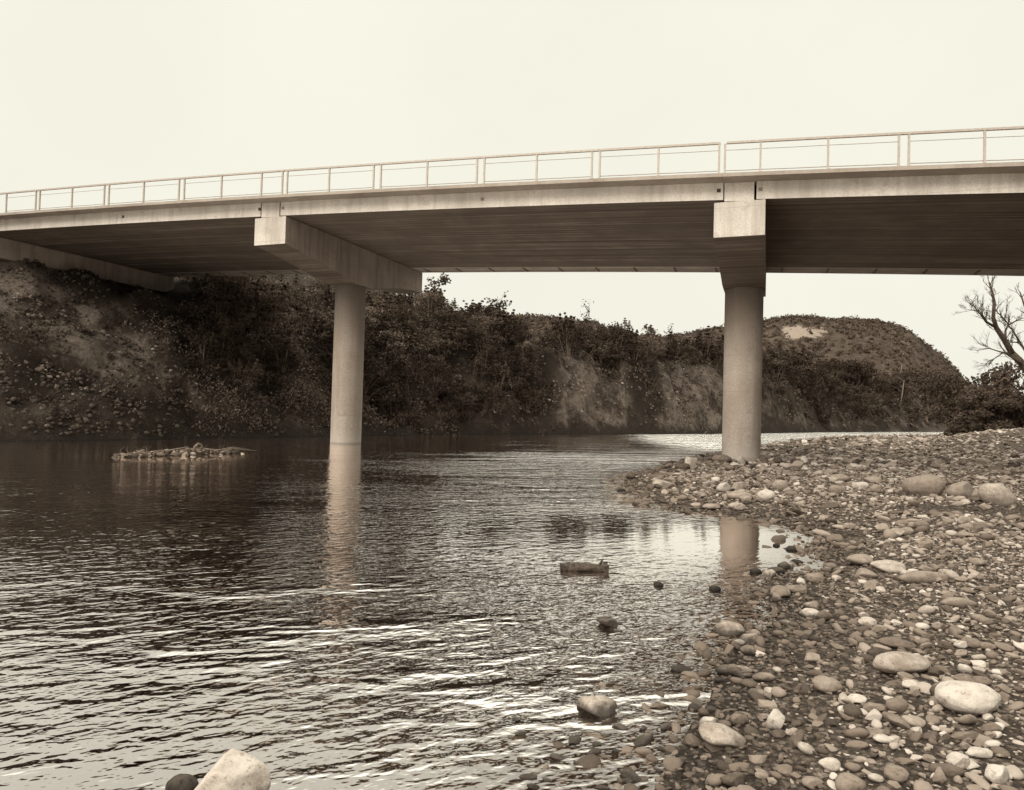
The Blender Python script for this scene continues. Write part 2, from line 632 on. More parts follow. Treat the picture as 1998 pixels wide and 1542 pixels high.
def gh(px, py):
    """where the sight line through a photograph point meets the ground (or the water)"""
    z = 0.0
    for _ in range(8):
        p = gp(px, py, z)
        z = 0.5 * z + 0.5 * max(0.0, H1(*p))
    return np.array([p[0], p[1], z])


def axis(lo, a, b, hi, st, gr):
    out = list(np.arange(a, b + 1e-6, st))
    s, v = st, b
    while v < hi:
        s *= gr
        v += s
        out.append(v)
    s, v = st, a
    while v > lo:
        s *= gr
        v -= s
        out.insert(0, v)
    return np.array(out)


def grid_faces(nx, ny):
    i = np.arange(nx * ny).reshape(ny, nx)
    return np.stack([i[:-1, :-1], i[:-1, 1:], i[1:, 1:], i[1:, :-1]], -1).reshape(-1, 4)


xs = axis(-1500, -34, 32, 1500, 0.3, 1.045)
ys = axis(-1500, 1.5, 68, 2500, 0.3, 1.035)
GX, GY = np.meshgrid(xs, ys)
P = np.c_[GX.ravel(), GY.ravel()]
Z = height(P)
Vg = np.c_[P, Z]
# rugged overhangs and scars on the cut bank
d1g, d2g = dists(P)
onb = (smooth(d1g / 0.8) * smooth((11 - d1g) / 3))[:, None]
Vg[:, :2] += onb * 0.35 * np.c_[fbm(P[:, 0] / 0.7, Z / 0.7, 2), fbm(P[:, 1] / 0.7 + 7, Z / 0.7, 2)]
ground = obj('ground', mesh_np('ground', Vg, grid_faces(len(xs), len(ys)), M['ground'], True, (d1g > -0.3) * 1.0))
bear = CX + F * P[:, 0] / np.maximum(P[:, 1], 1)
pale_ = np.interp(bear, [-60, 20, 310, 350, 1070, 1100, 1215, 1230, 1275, 1290, 1400, 1420, 1500, 1900], [1.15, 1.2, .4, 0.05, 0.05, .78, .72, .1, .1, .7, .75, .1, .3, .3])
pale_ = pale_ * np.where(bear < 400, np.clip(1.3 - np.abs(Z - (5.6 - (bear - 60) * 0.010)) / 1.9, 0, 1) * 1.6, 1) * smooth(Z / 0.9)
at = ground.data.attributes.new('pale', 'FLOAT', 'POINT')
at.data.foreach_set('value', pale_.astype(np.float32))
tag(ground, kind='structure')

# water: one flat sheet at z = 0, ripples in the material
wx = axis(-400, -30, 20, 400, 0.5, 1.06)
wy = axis(-200, 1, 60, 500, 0.5, 1.06)
WX, WY = np.meshgrid(wx, wy)
WP = np.c_[WX.ravel(), WY.ravel()]
wdep = np.clip(-height(WP), 0, 2)
ic = gp(1330, 1050)
calm_ = np.hypot((WP[:, 0] - ic[0]) / 1.9, (WP[:, 1] - ic[1]) / 1.2)
chop_ = 0.07 + 1.0 * smooth((calm_ - 0.5) / 3.2)
chop_ = chop_ * (1 + 1.6 * np.exp(-(((WP[:, 0] - 3.5) / 5) ** 2 + ((WP[:, 1] - 21.5) / 4.5) ** 2)))       # riffle off the bar tip
chop_ = chop_ * (1 + 0.7 * np.exp(-(((WP[:, 0] - 0.6) / 2.6) ** 2 + ((WP[:, 1] - 10.5) / 5.0) ** 2)) * smooth((calm_ - 0.9) / 1.6))
chop_ = chop_ * (1 + 9.0 * smooth((WP[:, 0] - 6) / 10) * smooth((WP[:, 1] - 26) / 14))                      # rapids past the gravel pier
chop_ = chop_ * (1 - 0.25 * smooth((0.6 - WP[:, 0]) / 3) * smooth((WP[:, 1] - 5.6) / 4.5))                      # slack pool under the left bank
isl = (gp(212, 893) + gp(478, 884)) / 2
chop_ = chop_ * (1 - 0.97 * np.exp(-((((WP[:, 0] - isl[0]) / 3.4) ** 2 + ((WP[:, 1] - isl[1] + 1.0) / 2.6) ** 2) ** 2)))   # sheltered water round the driftwood
wme = mesh_np('water', np.c_[WP, np.zeros(len(WP))], grid_faces(len(wx), len(wy)), M['water'])
for nm, arr in (('chop', chop_), ('depth', wdep)):
    at = wme.attributes.new(nm, 'FLOAT', 'POINT')
    at.data.foreach_set('value', arr.astype(np.float32))
river = obj('water', wme)
tag(river, kind='structure')

# ------------------------------------------------------------------ hills behind
sky_px = [(600, 640), (850, 622), (930, 618), (1000, 622), (1080, 625), (1160, 636), (1240, 660), (1290, 664), (1340, 657), (1420, 646), (1490, 636), (1530, 628),
          (1570, 624.5), (1620, 632), (1660, 629), (1720, 634), (1760, 646), (1785, 657), (1800, 672), (1830, 700), (1860, 728),
          (1900, 762), (1960, 800)]
DH = 430.0
hx, hz = [], []
for p in sky_px:
    r = ray(*p)
    hx.append(r[0] * DH)
    hz.append(r[2] * DH + CAMH)
hxs = np.arange(-330, 420, 2.2)
hys = np.arange(150, 640, 3.0)
HX, HY = np.meshgrid(hxs, hys)
Ph = np.c_[HX.ravel(), HY.ravel()]


def hill_z(P):
    x, y = P[:, 0], P[:, 1]
    crest = np.interp(x * DH / np.maximum(y, 200) + 8 * fbm(x / 40, y / 40, 2), hx, hz, left=hz[0], right=-4)
    t = np.where(y < DH, smooth((y - 175) / (DH - 175)) ** 1.25, 1 - smooth((y - DH) / 230))
    rough = 8.5 * fbm(x / 42, y / 42, 4) * np.where(y < DH, smooth((DH - 15 - y) / 60), 1)
    return crest * t + rough * t * 0.9 + 1.7 * fbm(x / 8, y / 8, 3) * t - 1.5 + 1.5 * t


Zh = hill_z(Ph)
# clearing below the summit
r0, r1 = ray(1520, 650), ray(1612, 650)
cl = np.zeros(len(Ph))
az = Ph[:, 0] / Ph[:, 1]
el = (Zh - CAMH) / Ph[:, 1]
c0 = ray(1565, 648)
cl = np.exp(-(((az - c0[0]) / 0.034) ** 4)) * np.exp(-(((el - c0[2]) / 0.010) ** 4)) * 0.95 * (Ph[:, 1] < DH + 5)
hill = obj('hill', mesh_np('hill', np.c_[Ph, Zh], grid_faces(len(hxs), len(hys)), M['hill'], True, cl))
tag(hill, kind='structure')


# ------------------------------------------------------------------ leaves and bushes
def leaf_cloud(centres, radii, n, size, up=0.25, flat=0.75, tone0=None):
    """n leaf faces on and in ball-shaped clumps; returns V, F, tone"""
    k = len(centres)
    idx = rng.integers(0, k, n)
    d = rng.normal(size=(n, 3))
    d[:, 2] = d[:, 2] * 0.8 + up
    d /= np.linalg.norm(d, axis=1)[:, None]
    rr = radii[idx] * (0.55 + 0.5 * rng.random(n) ** 0.6)
    p = centres[idx] + d * rr[:, None] * np.array([1, 1, flat])
    nrm = d + 0.9 * rng.normal(size=(n, 3))
    nrm /= np.linalg.norm(nrm, axis=1)[:, None]
    a = np.cross(nrm, rng.normal(size=(n, 3)))
    a /= np.linalg.norm(a, axis=1)[:, None] + 1e-9
    b = np.cross(nrm, a)
    sz = size[idx] if hasattr(size, '__len__') else size
    s = (sz * (0.6 + 0.8 * rng.random(n)))[:, None]
    V = np.stack([p - a * s, p + b * s * 0.55, p + a * s, p - b * s * 0.55], 1).reshape(-1, 3)
    Fc = np.arange(4 * n).reshape(-1, 4)
    ct = (tone0 if tone0 is not None else 0.25 + 0.5 * rng.random(k))[idx]
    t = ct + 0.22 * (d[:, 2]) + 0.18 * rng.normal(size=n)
    return V, Fc, np.repeat(np.clip(t, 0, 1), 4)


def bush_mesh(name, kind):
    """unit bush, about 1 high and 1.2 wide, base at z = 0"""
    k = {'round': 26, 'loose': 20, 'tall': 22, 'sparse': 16}[kind]
    cs, rs = [], []
    for i in range(k):
        a = rng.random() * 6.283
        if kind == 'round':
            r, z = 0.48 * math.sqrt(rng.random()), 0.12 + 0.75 * rng.random()
            r *= math.sqrt(max(0.1, 1 - (z - 0.35) ** 2 * 2.1))
            q = 0.13 + 0.12 * rng.random()
        elif kind == 'loose':
            r, z = 0.6 * math.sqrt(rng.random()), 0.1 + 0.6 * rng.random()
            q = 0.10 + 0.12 * rng.random()
        elif kind == 'tall':
            z = 0.1 + 0.85 * rng.random()
            r = 0.32 * math.sqrt(rng.random()) * (1.1 - 0.6 * z)
            q = 0.09 + 0.09 * rng.random()
        else:
            z = 0.3 + 0.7 * rng.random()
            r = 0.38 * math.sqrt(rng.random())
            q = 0.05 + 0.07 * rng.random()
        cs.append((r * math.cos(a), r * math.sin(a), z))
        rs.append(q)
        if random.random() < 0.5:            # shoots standing out of the clump
            for e in range(3):
                cs.append((r * math.cos(a) * (1 + .07 * e) + random.uniform(-.03, .03), r * math.sin(a) * (1 + .07 * e), z + q * (0.7 + 0.45 * e)))
                rs.append(0.045 - 0.012 * e)
    n = {'round': 6800, 'loose': 4800, 'tall': 4200, 'sparse': 420}[kind]
    V, Fc, t = leaf_cloud(np.array(cs), np.array(rs), n, 0.022 if kind != 'sparse' else 0.034)
    V[:, 2] = np.maximum(V[:, 2], -0.1)
    return V, Fc, t, cs


def stem_quads(cs, n):
    """thin four-sided stems from the foot out to some of the clumps"""
    VV = []
    for c in random.sample(cs, min(n, len(cs))):
        c = np.array(c) * np.array([1.05, 1.05, 1.02])
        p0 = np.array([c[0] * 0.12, c[1] * 0.12, -0.1])
        p1 = (p0 + c) / 2 + np.array([0, 0, 0.08])
        for a, b, r0, r1 in ((p0, p1, .014, .010), (p1, c, .010, .004)):
            ring = [np.array([1, 0, 0]), np.array([0, 1, 0]), np.array([-1, 0, 0]), np.array([0, -1, 0])]
            for j in range(4):
                VV += [a + ring[j] * r0, a + ring[(j + 1) % 4] * r0, b + ring[(j + 1) % 4] * r1, b + ring[j] * r1]
    return np.array(VV)


bush_protos = {}
for kind, cnt in (('round', 4), ('loose', 4), ('tall', 3)):
    for q in range(cnt):
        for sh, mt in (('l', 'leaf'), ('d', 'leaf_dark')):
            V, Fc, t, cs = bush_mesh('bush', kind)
            sv = stem_quads(cs, 14)
            nl = len(Fc)
            V = np.concatenate([V, sv])
            Fc = np.concatenate([Fc, np.arange(len(sv)).reshape(-1, 4) + nl * 4])
            t = np.concatenate([t, np.full(len(sv), 0.8)])
            me = mesh_np('bush_' + kind, V, Fc, M[mt], False, t)
            me.materials.append(M['bark_mid'])
            mi = np.zeros(len(Fc), dtype=np.int32)
            mi[nl:] = 1
            me.polygons.foreach_set('material_index', mi)
            bush_protos[(kind, q, sh)] = me
KEYS = list(bush_protos)


def put_bush(name, x, y, w, h, label, cat, group=None, shade='l', kinds=('round', 'loose', 'tall'), sink=0.15):
    ks = [k for k in KEYS if k[2] == shade and k[0] in kinds]
    me = bush_protos[random.choice(ks)]
    z0 = H1(x, y)
    qx, qy = proj((x, y, z0 + h))
    if qx < 400 and qy < 590 or qx + w * F / y * 0.5 < 395 and qy < 590:
        return None
    o = obj(name, me)
    o.location = (x, y, z0 - sink * h)
    o.rotation_euler = (0, 0, random.random() * 6.28)
    o.scale = (w / 1.2, w / 1.2 * (0.85 + 0.3 * random.random()), h)
    return tag(o, label, cat, group)


# shoreline samples for scattering on the bank: point and landward normal
def shore_at(px):
    xs_ = [p[0] for p in shore_px]
    py = np.interp(px, xs_, [p[1] for p in shore_px])
    a = gp(px, py)
    b = gp(px + 6, np.interp(px + 6, xs_, [p[1] for p in shore_px]))
    t = (b - a) / np.linalg.norm(b - a)
    return a, np.array([-t[1], t[0]])


def bank_xy(px, d):
    a, n = shore_at(px)
    return a + n * d


# groups of scrub along the bank; spans of the shore are bounded by the bridge and its piers
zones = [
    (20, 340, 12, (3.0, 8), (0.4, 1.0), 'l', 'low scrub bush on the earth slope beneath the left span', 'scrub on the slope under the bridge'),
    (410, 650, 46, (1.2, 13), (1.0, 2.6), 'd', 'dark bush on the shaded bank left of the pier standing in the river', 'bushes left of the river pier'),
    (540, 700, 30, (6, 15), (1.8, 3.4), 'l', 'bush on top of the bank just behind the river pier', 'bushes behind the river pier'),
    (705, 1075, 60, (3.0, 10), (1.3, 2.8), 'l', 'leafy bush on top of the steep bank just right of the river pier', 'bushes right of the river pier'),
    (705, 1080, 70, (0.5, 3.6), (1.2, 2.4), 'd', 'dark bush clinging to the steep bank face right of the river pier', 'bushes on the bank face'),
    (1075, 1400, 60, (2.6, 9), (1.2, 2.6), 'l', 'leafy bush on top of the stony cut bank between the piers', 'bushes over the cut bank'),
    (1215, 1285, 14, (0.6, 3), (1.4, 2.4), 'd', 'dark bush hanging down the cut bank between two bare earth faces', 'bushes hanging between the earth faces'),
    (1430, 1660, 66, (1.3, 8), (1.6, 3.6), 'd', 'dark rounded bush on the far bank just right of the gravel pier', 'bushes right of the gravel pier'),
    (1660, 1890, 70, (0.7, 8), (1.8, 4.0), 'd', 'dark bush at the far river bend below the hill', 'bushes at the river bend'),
]
for a, b, n, dr, hr, sh, lab, grp in zones:
    for i in range(n):
        px = a + (b - a) * (i + random.random()) / n
        d = dr[0] + (dr[1] - dr[0]) * random.random() ** 0.8
        p = bank_xy(px, d)
        h = hr[0] + (hr[1] - hr[0]) * random.random()
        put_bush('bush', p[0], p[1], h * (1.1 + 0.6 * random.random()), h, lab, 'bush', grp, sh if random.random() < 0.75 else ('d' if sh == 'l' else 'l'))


def aim(px, py, Y):
    """point on the sight line at forward distance Y"""
    r = ray(px, py)
    return Vector((r[0] * Y, Y, r[2] * Y + CAMH))


# bushes that can be told apart along the skyline
def Y_at(px, d, lo=18.0):
    r = ray(px, 800)
    for Y in np.arange(lo, 140, 0.5):
        e, sg = seg_dist(np.array([[r[0] * Y, Y]]), SHORE)
        if e[0] * sg[0] > d:
            return Y
    return 100.0


def skyline_bush(px, ptop, Y, w, label, shade='d', kinds=('round',), name='bush'):
    Y = Y_at(px, Y) if Y < 20 else Y
    top = aim(px, ptop, Y)
    g = H1(top.x, top.y)
    h = max(0.8, (top.z - g) * 1.08)
    return put_bush(name, top.x, top.y, w, h, label, 'bush', None, shade, kinds, 0.08)


skyline_bush(1112, 603, 52, 3.4, 'tallest rounded dark bush on the skyline between the two piers')
skyline_bush(1040, 628, 51, 3.0, 'broad pale bush on the skyline left of the tallest bush', 'l', ('loose',))
skyline_bush(935, 612, 52, 3.2, 'low rounded bush on the skyline under the spindly sapling', 'd')
skyline_bush(868, 596, 50, 3.2, 'dark bush on the skyline just below the leafy sapling by the pier cap', 'd')
skyline_bush(1180, 640, 55, 3.0, 'dark bush on the falling skyline right of the tallest bush', 'd', ('loose',))
skyline_bush(1290, 662, 4, 4.2, 'dark bush on the bank edge left of the gravel pier', 'd')
skyline_bush(1385, 668, 4, 3.8, 'dark bush partly hidden behind the gravel pier', 'd')
skyline_bush(1550, 672, 4, 6.0, 'large dark bush on the bank right of the gravel pier', 'd')
skyline_bush(1905, 740, 70, 6.0, 'dark bush at the foot of the hill, left of the bare tree', 'd')


# little trees with a visible stem: thin branches and scattered leaves
def sapling(px, pb, pt, Y, spread, nl, label, leaf=0.10):
    base = aim(px, pb, Y)
    base.z = H1(base.x, base.y)
    top = aim(px + 6, pt, Y)
    h = top.z - base.z
    t = empty('sapling', base, label, 'tree')
    mb = MB()
    tips = []
    mb.tube([(0, 0, -0.2), (0.05 * h, 0, h * 0.5), (0.02 * h, 0.02, h * 0.95)], [0.05, 0.035, 0.012], 6)
    for i in range(15):
        z0 = h * (0.3 + 0.6 * random.random())
        a = random.random() * 6.28
        L = spread * (0.4 + 0.7 * random.random())
        e = (math.cos(a) * L, math.sin(a) * L, z0 + h * 0.18 * random.random() + 0.1)
        mb.tube([(0.03 * h, 0, z0), (e[0] * 0.5, e[1] * 0.5, (z0 + e[2]) / 2 - 0.05), e], [0.02, 0.014, 0.006], 4)
        tips += [e, (e[0] * 0.7, e[1] * 0.7, (z0 + e[2]) / 2)]
    mb.build('trunk', M['bark'], t)
    cs = np.array(tips)
    V, Fc, tn = leaf_cloud(cs, np.full(len(cs), 0.28), nl, leaf, 0.1, 0.9)
    obj('crown', mesh_np('sapling_crown', V, Fc, M['leaf_dark'], False, tn), t)
    return t


sapling(852, 600, 542, Y_at(852, 4.5), 0.8, 620, 'leafy sapling against the sky beside the far end of the river pier cap')
sapling(968, 622, 574, Y_at(968, 4.5), 0.8, 260, 'spindly sapling with sparse leaves on the skyline right of the river pier', 0.11)
sapling(1146, 628, 592, Y_at(1146, 4.5), 0.45, 90, 'thin twiggy sapling on the skyline right of the tallest bush', 0.11)
sapling(1310, 664, 640, Y_at(1310, 4.5), 0.5, 120, 'small sapling on the bank edge left of the gravel pier', 0.12)


# trees on the far bank: tapered trunk with limbs and a crown
def tree(px, pt, Y, w, label, group=None, mat='leaf_dark', lean=0.0, low=0.12, leaves=5200):
    Y = Y_at(px, Y) if Y < 20 else Y
    top = aim(px, pt, Y)
    g = H1(top.x, top.y)
    h = max(2.0, top.z - g)
    t = empty('tree', (top.x, top.y, g), label, 'tree', group)
    mb = MB()
    r = 0.035 * h
    mb.tube([(0, 0, -0.4), (lean * 0.3, 0, h * 0.3), (lean, 0.1, h * 0.7)], [r, r * 0.75, r * 0.3], 8)
    cs, rs = [], []
    for i in range(34):
        a = random.random() * 6.28
        z = h * (low + (0.92 - low) * random.random())
        rad = w * 0.5 * math.sqrt(random.random()) * (1.0 - 0.55 * max(0, z / h - 0.55) / 0.45)
        e = (lean + rad * math.cos(a), rad * math.sin(a), z)
        cs.append(e)
        rs.append(w * (0.10 + 0.10 * random.random()))
        if i % 2 == 0:
            mb.tube([(lean * 0.5, 0, h * 0.3 + 0.3 * (z - h * 0.3)), (e[0] * 0.6, e[1] * 0.6, z - 0.12 * h), e], [r * 0.4, r * 0.28, r * 0.1], 5)
    mb.build('trunk', M['bark'], t, True)
    V, Fc, tn = leaf_cloud(np.array(cs), np.array(rs), leaves, 0.035 * w ** 0.5 * 1.6, 0.25, 0.75)
    obj('crown', mesh_np('tree_crown', V, Fc, M[mat], False, tn), t)
    return t


tree(1535, 690, 5, 7.0, 'dark spreading tree on the far bank right of the gravel pier')
tree(1640, 705, 5, 8.0, 'dark dense tree in the middle of the far bank below the hill')
tree(1668, 728, 3.5, 4.5, 'low dark tree beside the pale slip on the far bank')
tree(1790, 724, 6, 10, 'broad dark tree at the river bend below the steep hill edge')
tree(1740, 742, 4, 5.0, 'dark tree behind the pale leaning trunk at the river bend')
tree(1840, 738, 6, 9, 'dark tree at the right end of the far bank')
tree(1890, 736, 62, 6.5, 'dark rounded tree standing over the gravel at the right', leaves=2900)
tree(1948, 708, 50, 6.4, 'large dark tree under the bare branches at the right edge', leaves=2900)
tree(1990, 735, 47, 5.6, 'dark tree at the right edge of the picture', leaves=2900)
tree(1915, 758, 47, 4.2, 'low dark tree overhanging the gravel at the right')
tree(1972, 770, 42, 3.6, 'low bushy tree in front of the bare tree')


# pale dead trunks
def snag(px, pb, px2, pt, Y, label, twigs=0):
    a, b = aim(px, pb, Y), aim(px2, pt, Y)
    t = empty('dead_tree', a, label, 'dead tree')
    mb = MB()
    d = b - a
    mb.tube([(0, 0, 0), tuple(d * 0.5 + Vector((0.05, 0, 0))), tuple(d)], [0.13, 0.10, 0.05], 6)
    for i in range(twigs):
        s = d * (0.5 + 0.45 * random.random())
        e = s + Vector((random.uniform(-1.6, 1.6), random.uniform(-0.4, 0.4), random.uniform(0.1, 0.9)))
        mb.tube([tuple(s), tuple((s + e) / 2 + Vector((0, 0, 0.1))), tuple(e)], [0.05, 0.035, 0.015], 4)
    mb.build('trunk', M['bark_pale'], t, True)


snag(1755, 800, 1764, 742, Y_at(1757, 1.5), 'pale slender dead trunk leaning among dark trees at the river bend', 3)
snag(1700, 745, 1708, 728, Y_at(1700, 2.5), 'short pale dead stub on the far bank below the hill', 3)
snag(1757, 730, 1760, 711, Y_at(1758, 6), 'bleached broken stub standing against the hillside')

# loose scrub that reads as one mass over the far bank
N = 60000
pxs = rng.random(N) * 1900 - 10
dd = rng.random(N) ** 0.8 * 13
cov = np.interp(pxs, [0, 340, 420, 560, 700, 1060, 1095, 1190, 1225, 1275, 1300, 1395, 1440, 1520, 1850], [0.015, 0.03, 0.35, 0.9, 1, 1, 0.3, 0.25, 0.9, 0.8, 0.25, 0.3, 1, 0.8, 0.9])
SA = np.array([shore_at(p)[0] for p in np.arange(-10, 1900, 4)])
SN = np.array([shore_at(p)[1] for p in np.arange(-10, 1900, 4)])
ii = np.clip(((pxs + 10) / 4).astype(int), 0, len(SA) - 1)
pts = SA[ii] + SN[ii] * dd[:, None] + rng.normal(size=(N, 2)) * 0.15
pat = fbm(pts[:, 0] / 2.2, pts[:, 1] / 2.2 + dd / 2, 3)
keep = (rng.random(N) < cov * np.clip(0.55 + 1.6 * pat, 0.02, 1)) & (dd > 0.12 + 0.5 * rng.random(N))
pts, dd, pat = pts[keep], dd[keep], pat[keep]
zz = height(pts)
qq = np.array([proj((p[0], p[1], z + 0.45)) for p, z in zip(pts, zz)])
keep = ~((qq[:, 0] < 400) & (qq[:, 1] < 585))
pts, dd, pat, zz = pts[keep], dd[keep], pat[keep], zz[keep]
cen = np.c_[pts, zz + 0.12]
V, Fc, tn = leaf_cloud(cen, 0.22 + 0.25 * rng.random(len(cen)), min(380000, len(cen) * 13), 0.0016 * np.hypot(cen[:, 0], cen[:, 1]), 0.35, 0.9,
                       np.clip(0.35 + 0.5 * pat + 0.12 * rng.normal(size=len(cen)), 0, 1))
tag(obj('bank_scrub', mesh_np('bank_scrub', V, Fc, M['leaf'], False, tn)), 'tangled scrub and fern covering the steep far bank', 'scrub', kind='stuff')

# scrub on the hill
N = 9000
hp = np.c_[rng.uniform(-120, 300, N), rng.uniform(230, DH + 12, N)]
hzv = hill_z(hp)
azh, elh = hp[:, 0] / hp[:, 1], (hzv - CAMH) / hp[:, 1]
inc = (np.abs(azh - c0[0]) < 0.034) & (np.abs(elh - c0[2]) < 0.0105)
keep = (hzv > 2) & (~inc | (rng.random(N) < 0.22)) & (rng.random(N) < 0.35 + 1.4 * (0.5 + fbm(hp[:, 0] / 22, hp[:, 1] / 22, 3)))
hp, hzv = hp[keep], hzv[keep]
V, Fc, tn = leaf_cloud(np.c_[hp, hzv + 0.5], 0.7 + 2.1 * rng.random(len(hp)) ** 3, len(hp) * 16, 0.6, 0.4, 0.8)
tag(obj('hill_scrub', mesh_np('hill_scrub', V, Fc, M['leaf_hill'], False, tn)), 'dense low scrub covering the rounded hill behind', 'scrub', kind='stuff')


# ------------------------------------------------------------------ bare tree at the right edge
def bare_tree():
    Y = 40.0
    base = aim(2085, 838, Y)
    base.z = H1(base.x, base.y) - 0.1
    t = empty('bare_tree', base, 'leafless tree with crooked branches rising at the right edge of the gravel', 'tree')
    rnd = random.Random(3)

    def rel(p, dy=0.0):
        q = aim(p[0], p[1], Y + dy)
        return q - base

    tr = MB()
    tr.tube([(0, 0, -0.3), tuple(rel((2060, 790))), tuple(rel((2030, 750))), tuple(rel((1998, 714))), tuple(rel((1975, 690)))], [0.36, 0.32, 0.28, 0.22, 0.18], 9)
    tr.build('trunk', M['bark'], t, True)
    limbs = [
        [(1975, 690, 0), (1960, 664, 0), (1944, 640, -.2), (1938, 620, -.3), (1940, 590, -.3), (1936, 570, -.2), (1930, 551, -.2)],
        [(1944, 640, -.2), (1924, 628, -.6), (1914, 614, -.8), (1906, 606, -.9), (1894, 605, -1)],
        [(1924, 628, -.6), (1916, 612, -.3), (1907, 603, -.2)],
        [(1962, 666, 0), (1962, 645, .4), (1968, 634, .5), (1955, 618, .6), (1943, 607, .5)],
        [(1968, 634, .5), (1985, 625, .8), (2000, 620, 1)],
        [(2030, 750, 0), (2010, 700, .6), (1990, 668, .7), (1976, 645, .8), (1966, 633, .6)],
        [(1998, 714, 0), (1980, 702, -.5), (1962, 690, -.9), (1930, 680, -1.3), (1905, 684, -1.6)],
        [(1975, 690, 0), (1958, 688, .6), (1940, 700, .9), (1926, 716, 1.1)],
        [(1990, 668, .7), (1972, 668, .9), (1962, 660, 1.1)],
        [(2045, 770, 0), (2050, 690, 1.2), (2030, 640, 1.6), (2000, 600, 1.8), (1990, 570, 1.9)],
    ]
    tips = []
    for li, L in enumerate(limbs):
        mb = MB()
        pts = [tuple(rel(p[:2], p[2])) for p in L]
        r0 = [0.17, 0.08, 0.05, 0.07, 0.055, 0.10, 0.06, 0.05, 0.045, 0.13][li]
        rad = [r0 * (1 - 0.72 * i / (len(pts) - 1)) for i in range(len(pts))]
        mb.tube(pts, rad, 6)
        mb.build('branch', M['bark'], t, True)
        for i in range(1, len(pts)):
            for _ in range(3):
                f = rnd.random()
                tips.append((Vector(pts[i - 1]).lerp(Vector(pts[i]), f), (Vector(pts[i]) - Vector(pts[i - 1])).normalized(), rad[i]))
    tw = MB()

    def twig(p, d, L, r, depth):
        d = (d + Vector((rnd.uniform(-.8, .8), rnd.uniform(-.8, .8), rnd.uniform(-.3, .7)))).normalized()
        m = p + d * L * 0.5 + Vector((rnd.uniform(-.06, .06), 0, rnd.uniform(-.06, .06)))
        e = p + d * L
        tw.tube([p, m, e], [r, r * .75, r * .4], 4, False)
        if depth:
            for _ in range(3):
                twig(p.lerp(e, rnd.uniform(.35, 1)), d, L * rnd.uniform(.4, .75), r * .6, depth - 1)

    for p, d, r in tips:
        if rnd.random() < 0.85:
            twig(p, d, rnd.uniform(0.4, 1.0), min(0.022, r * 0.5 + 0.006), 2)
    tw.build('twigs', M['bark'], t)


bare_tree()


# ------------------------------------------------------------------ stones
def ico(sub):
    import bmesh
    bm = bmesh.new()
    bmesh.ops.create_icosphere(bm, subdivisions=sub, radius=1.0)
    bm.verts.ensure_lookup_table()
    V = np.array([v.co[:] for v in bm.verts])
    Fc = np.array([[v.index for v in f.verts] for f in bm.faces])
    bm.free()
    return V, Fc


ICO = {s: ico(s) for s in (1, 2, 3, 4)}


def rock_shape(sub, rough=0.22, angular=0.0):
    V, Fc = ICO[sub]
    V = V.copy()
    if angular >= 0.8:
        V = np.sign(V) * np.abs(V) ** 0.62
        V = V / np.abs(V).max()
    off = rng.random(3) * 50
    n = vnoise3(V * 1.1 + off) * 0.65 + vnoise3(V * 2.3 + off + 9) * 0.3
    V = V * (1 + rough * n)[:, None]
    # chop with planes to give worn facets
    for _ in range(int(3 + 8 * angular)):
        d = rng.normal(size=3)
        d /= np.linalg.norm(d)
        c = (0.80 - 0.28 * angular) + 0.16 * rng.random()
        ex = np.clip(V @ d - c, 0, None)
        V = V - (ex * (0.6 + 0.36 * min(1, angular)))[:, None] * d
    if sub >= 3:
        V = V * (1 + 0.025 * vnoise3(V * 6 + off) + 0.012 * vnoise3(V * 13 + off))[:, None]
    return V


BANK_ANG = np.array([[0.2, 0.45, 0.7, 0.85, 1.0][i % 5] for i in range(28)])
BANK_SHAPES = {s: [rock_shape(s, 0.32, a) for a in BANK_ANG] for s in (1, 2)}


def rand_rots(n, tilt=0.35):
    a = rng.random(n) * 6.283
    tx, ty = rng.normal(size=n) * tilt, rng.normal(size=n) * tilt
    ca, sa = np.cos(a), np.sin(a)
    R = np.zeros((n, 3, 3))
    cx, sx, cy, sy = np.cos(tx), np.sin(tx), np.cos(ty), np.sin(ty)
    Rz = np.zeros((n, 3, 3)); Rz[:, 0, 0] = ca; Rz[:, 0, 1] = -sa; Rz[:, 1, 0] = sa; Rz[:, 1, 1] = ca; Rz[:, 2, 2] = 1
    Rx = np.zeros((n, 3, 3)); Rx[:, 0, 0] = 1; Rx[:, 1, 1] = cx; Rx[:, 1, 2] = -sx; Rx[:, 2, 1] = sx; Rx[:, 2, 2] = cx
    Ry = np.zeros((n, 3, 3)); Ry[:, 1, 1] = 1; Ry[:, 0, 0] = cy; Ry[:, 0, 2] = sy; Ry[:, 2, 0] = -sy; Ry[:, 2, 2] = cy
    return Rx @ Ry @ Rz


def stones_mesh(parts):
    """parts: list of (sub, pos (n,3), size (n,3) half axes, tone (n,))"""
    VV, FF, TT, SM, base = [], [], [], [], 0
    for sub, pos, size, tone in parts:
        n = len(pos)
        if not n:
            continue
        pk = rng.integers(0, 28, n)
        sh = np.array(BANK_SHAPES[sub])[pk]
        R = rand_rots(n, 0.28)
        V = np.einsum('nij,nkj->nki', R, sh * size[:, None, :]) + pos[:, None, :]
        k = V.shape[1]
        VV.append(V.reshape(-1, 3))
        f = ICO[sub][1]
        FF.append((f[None] + (np.arange(n) * k)[:, None, None] + base).reshape(-1, 3))
        TT.append(np.repeat(tone, k))
        SM.append(np.repeat((BANK_ANG[pk] < 0.75) & (sub > 1), len(f)))
        base += n * k
    return np.concatenate(VV), np.concatenate(FF), np.concatenate(TT), np.concatenate(SM)


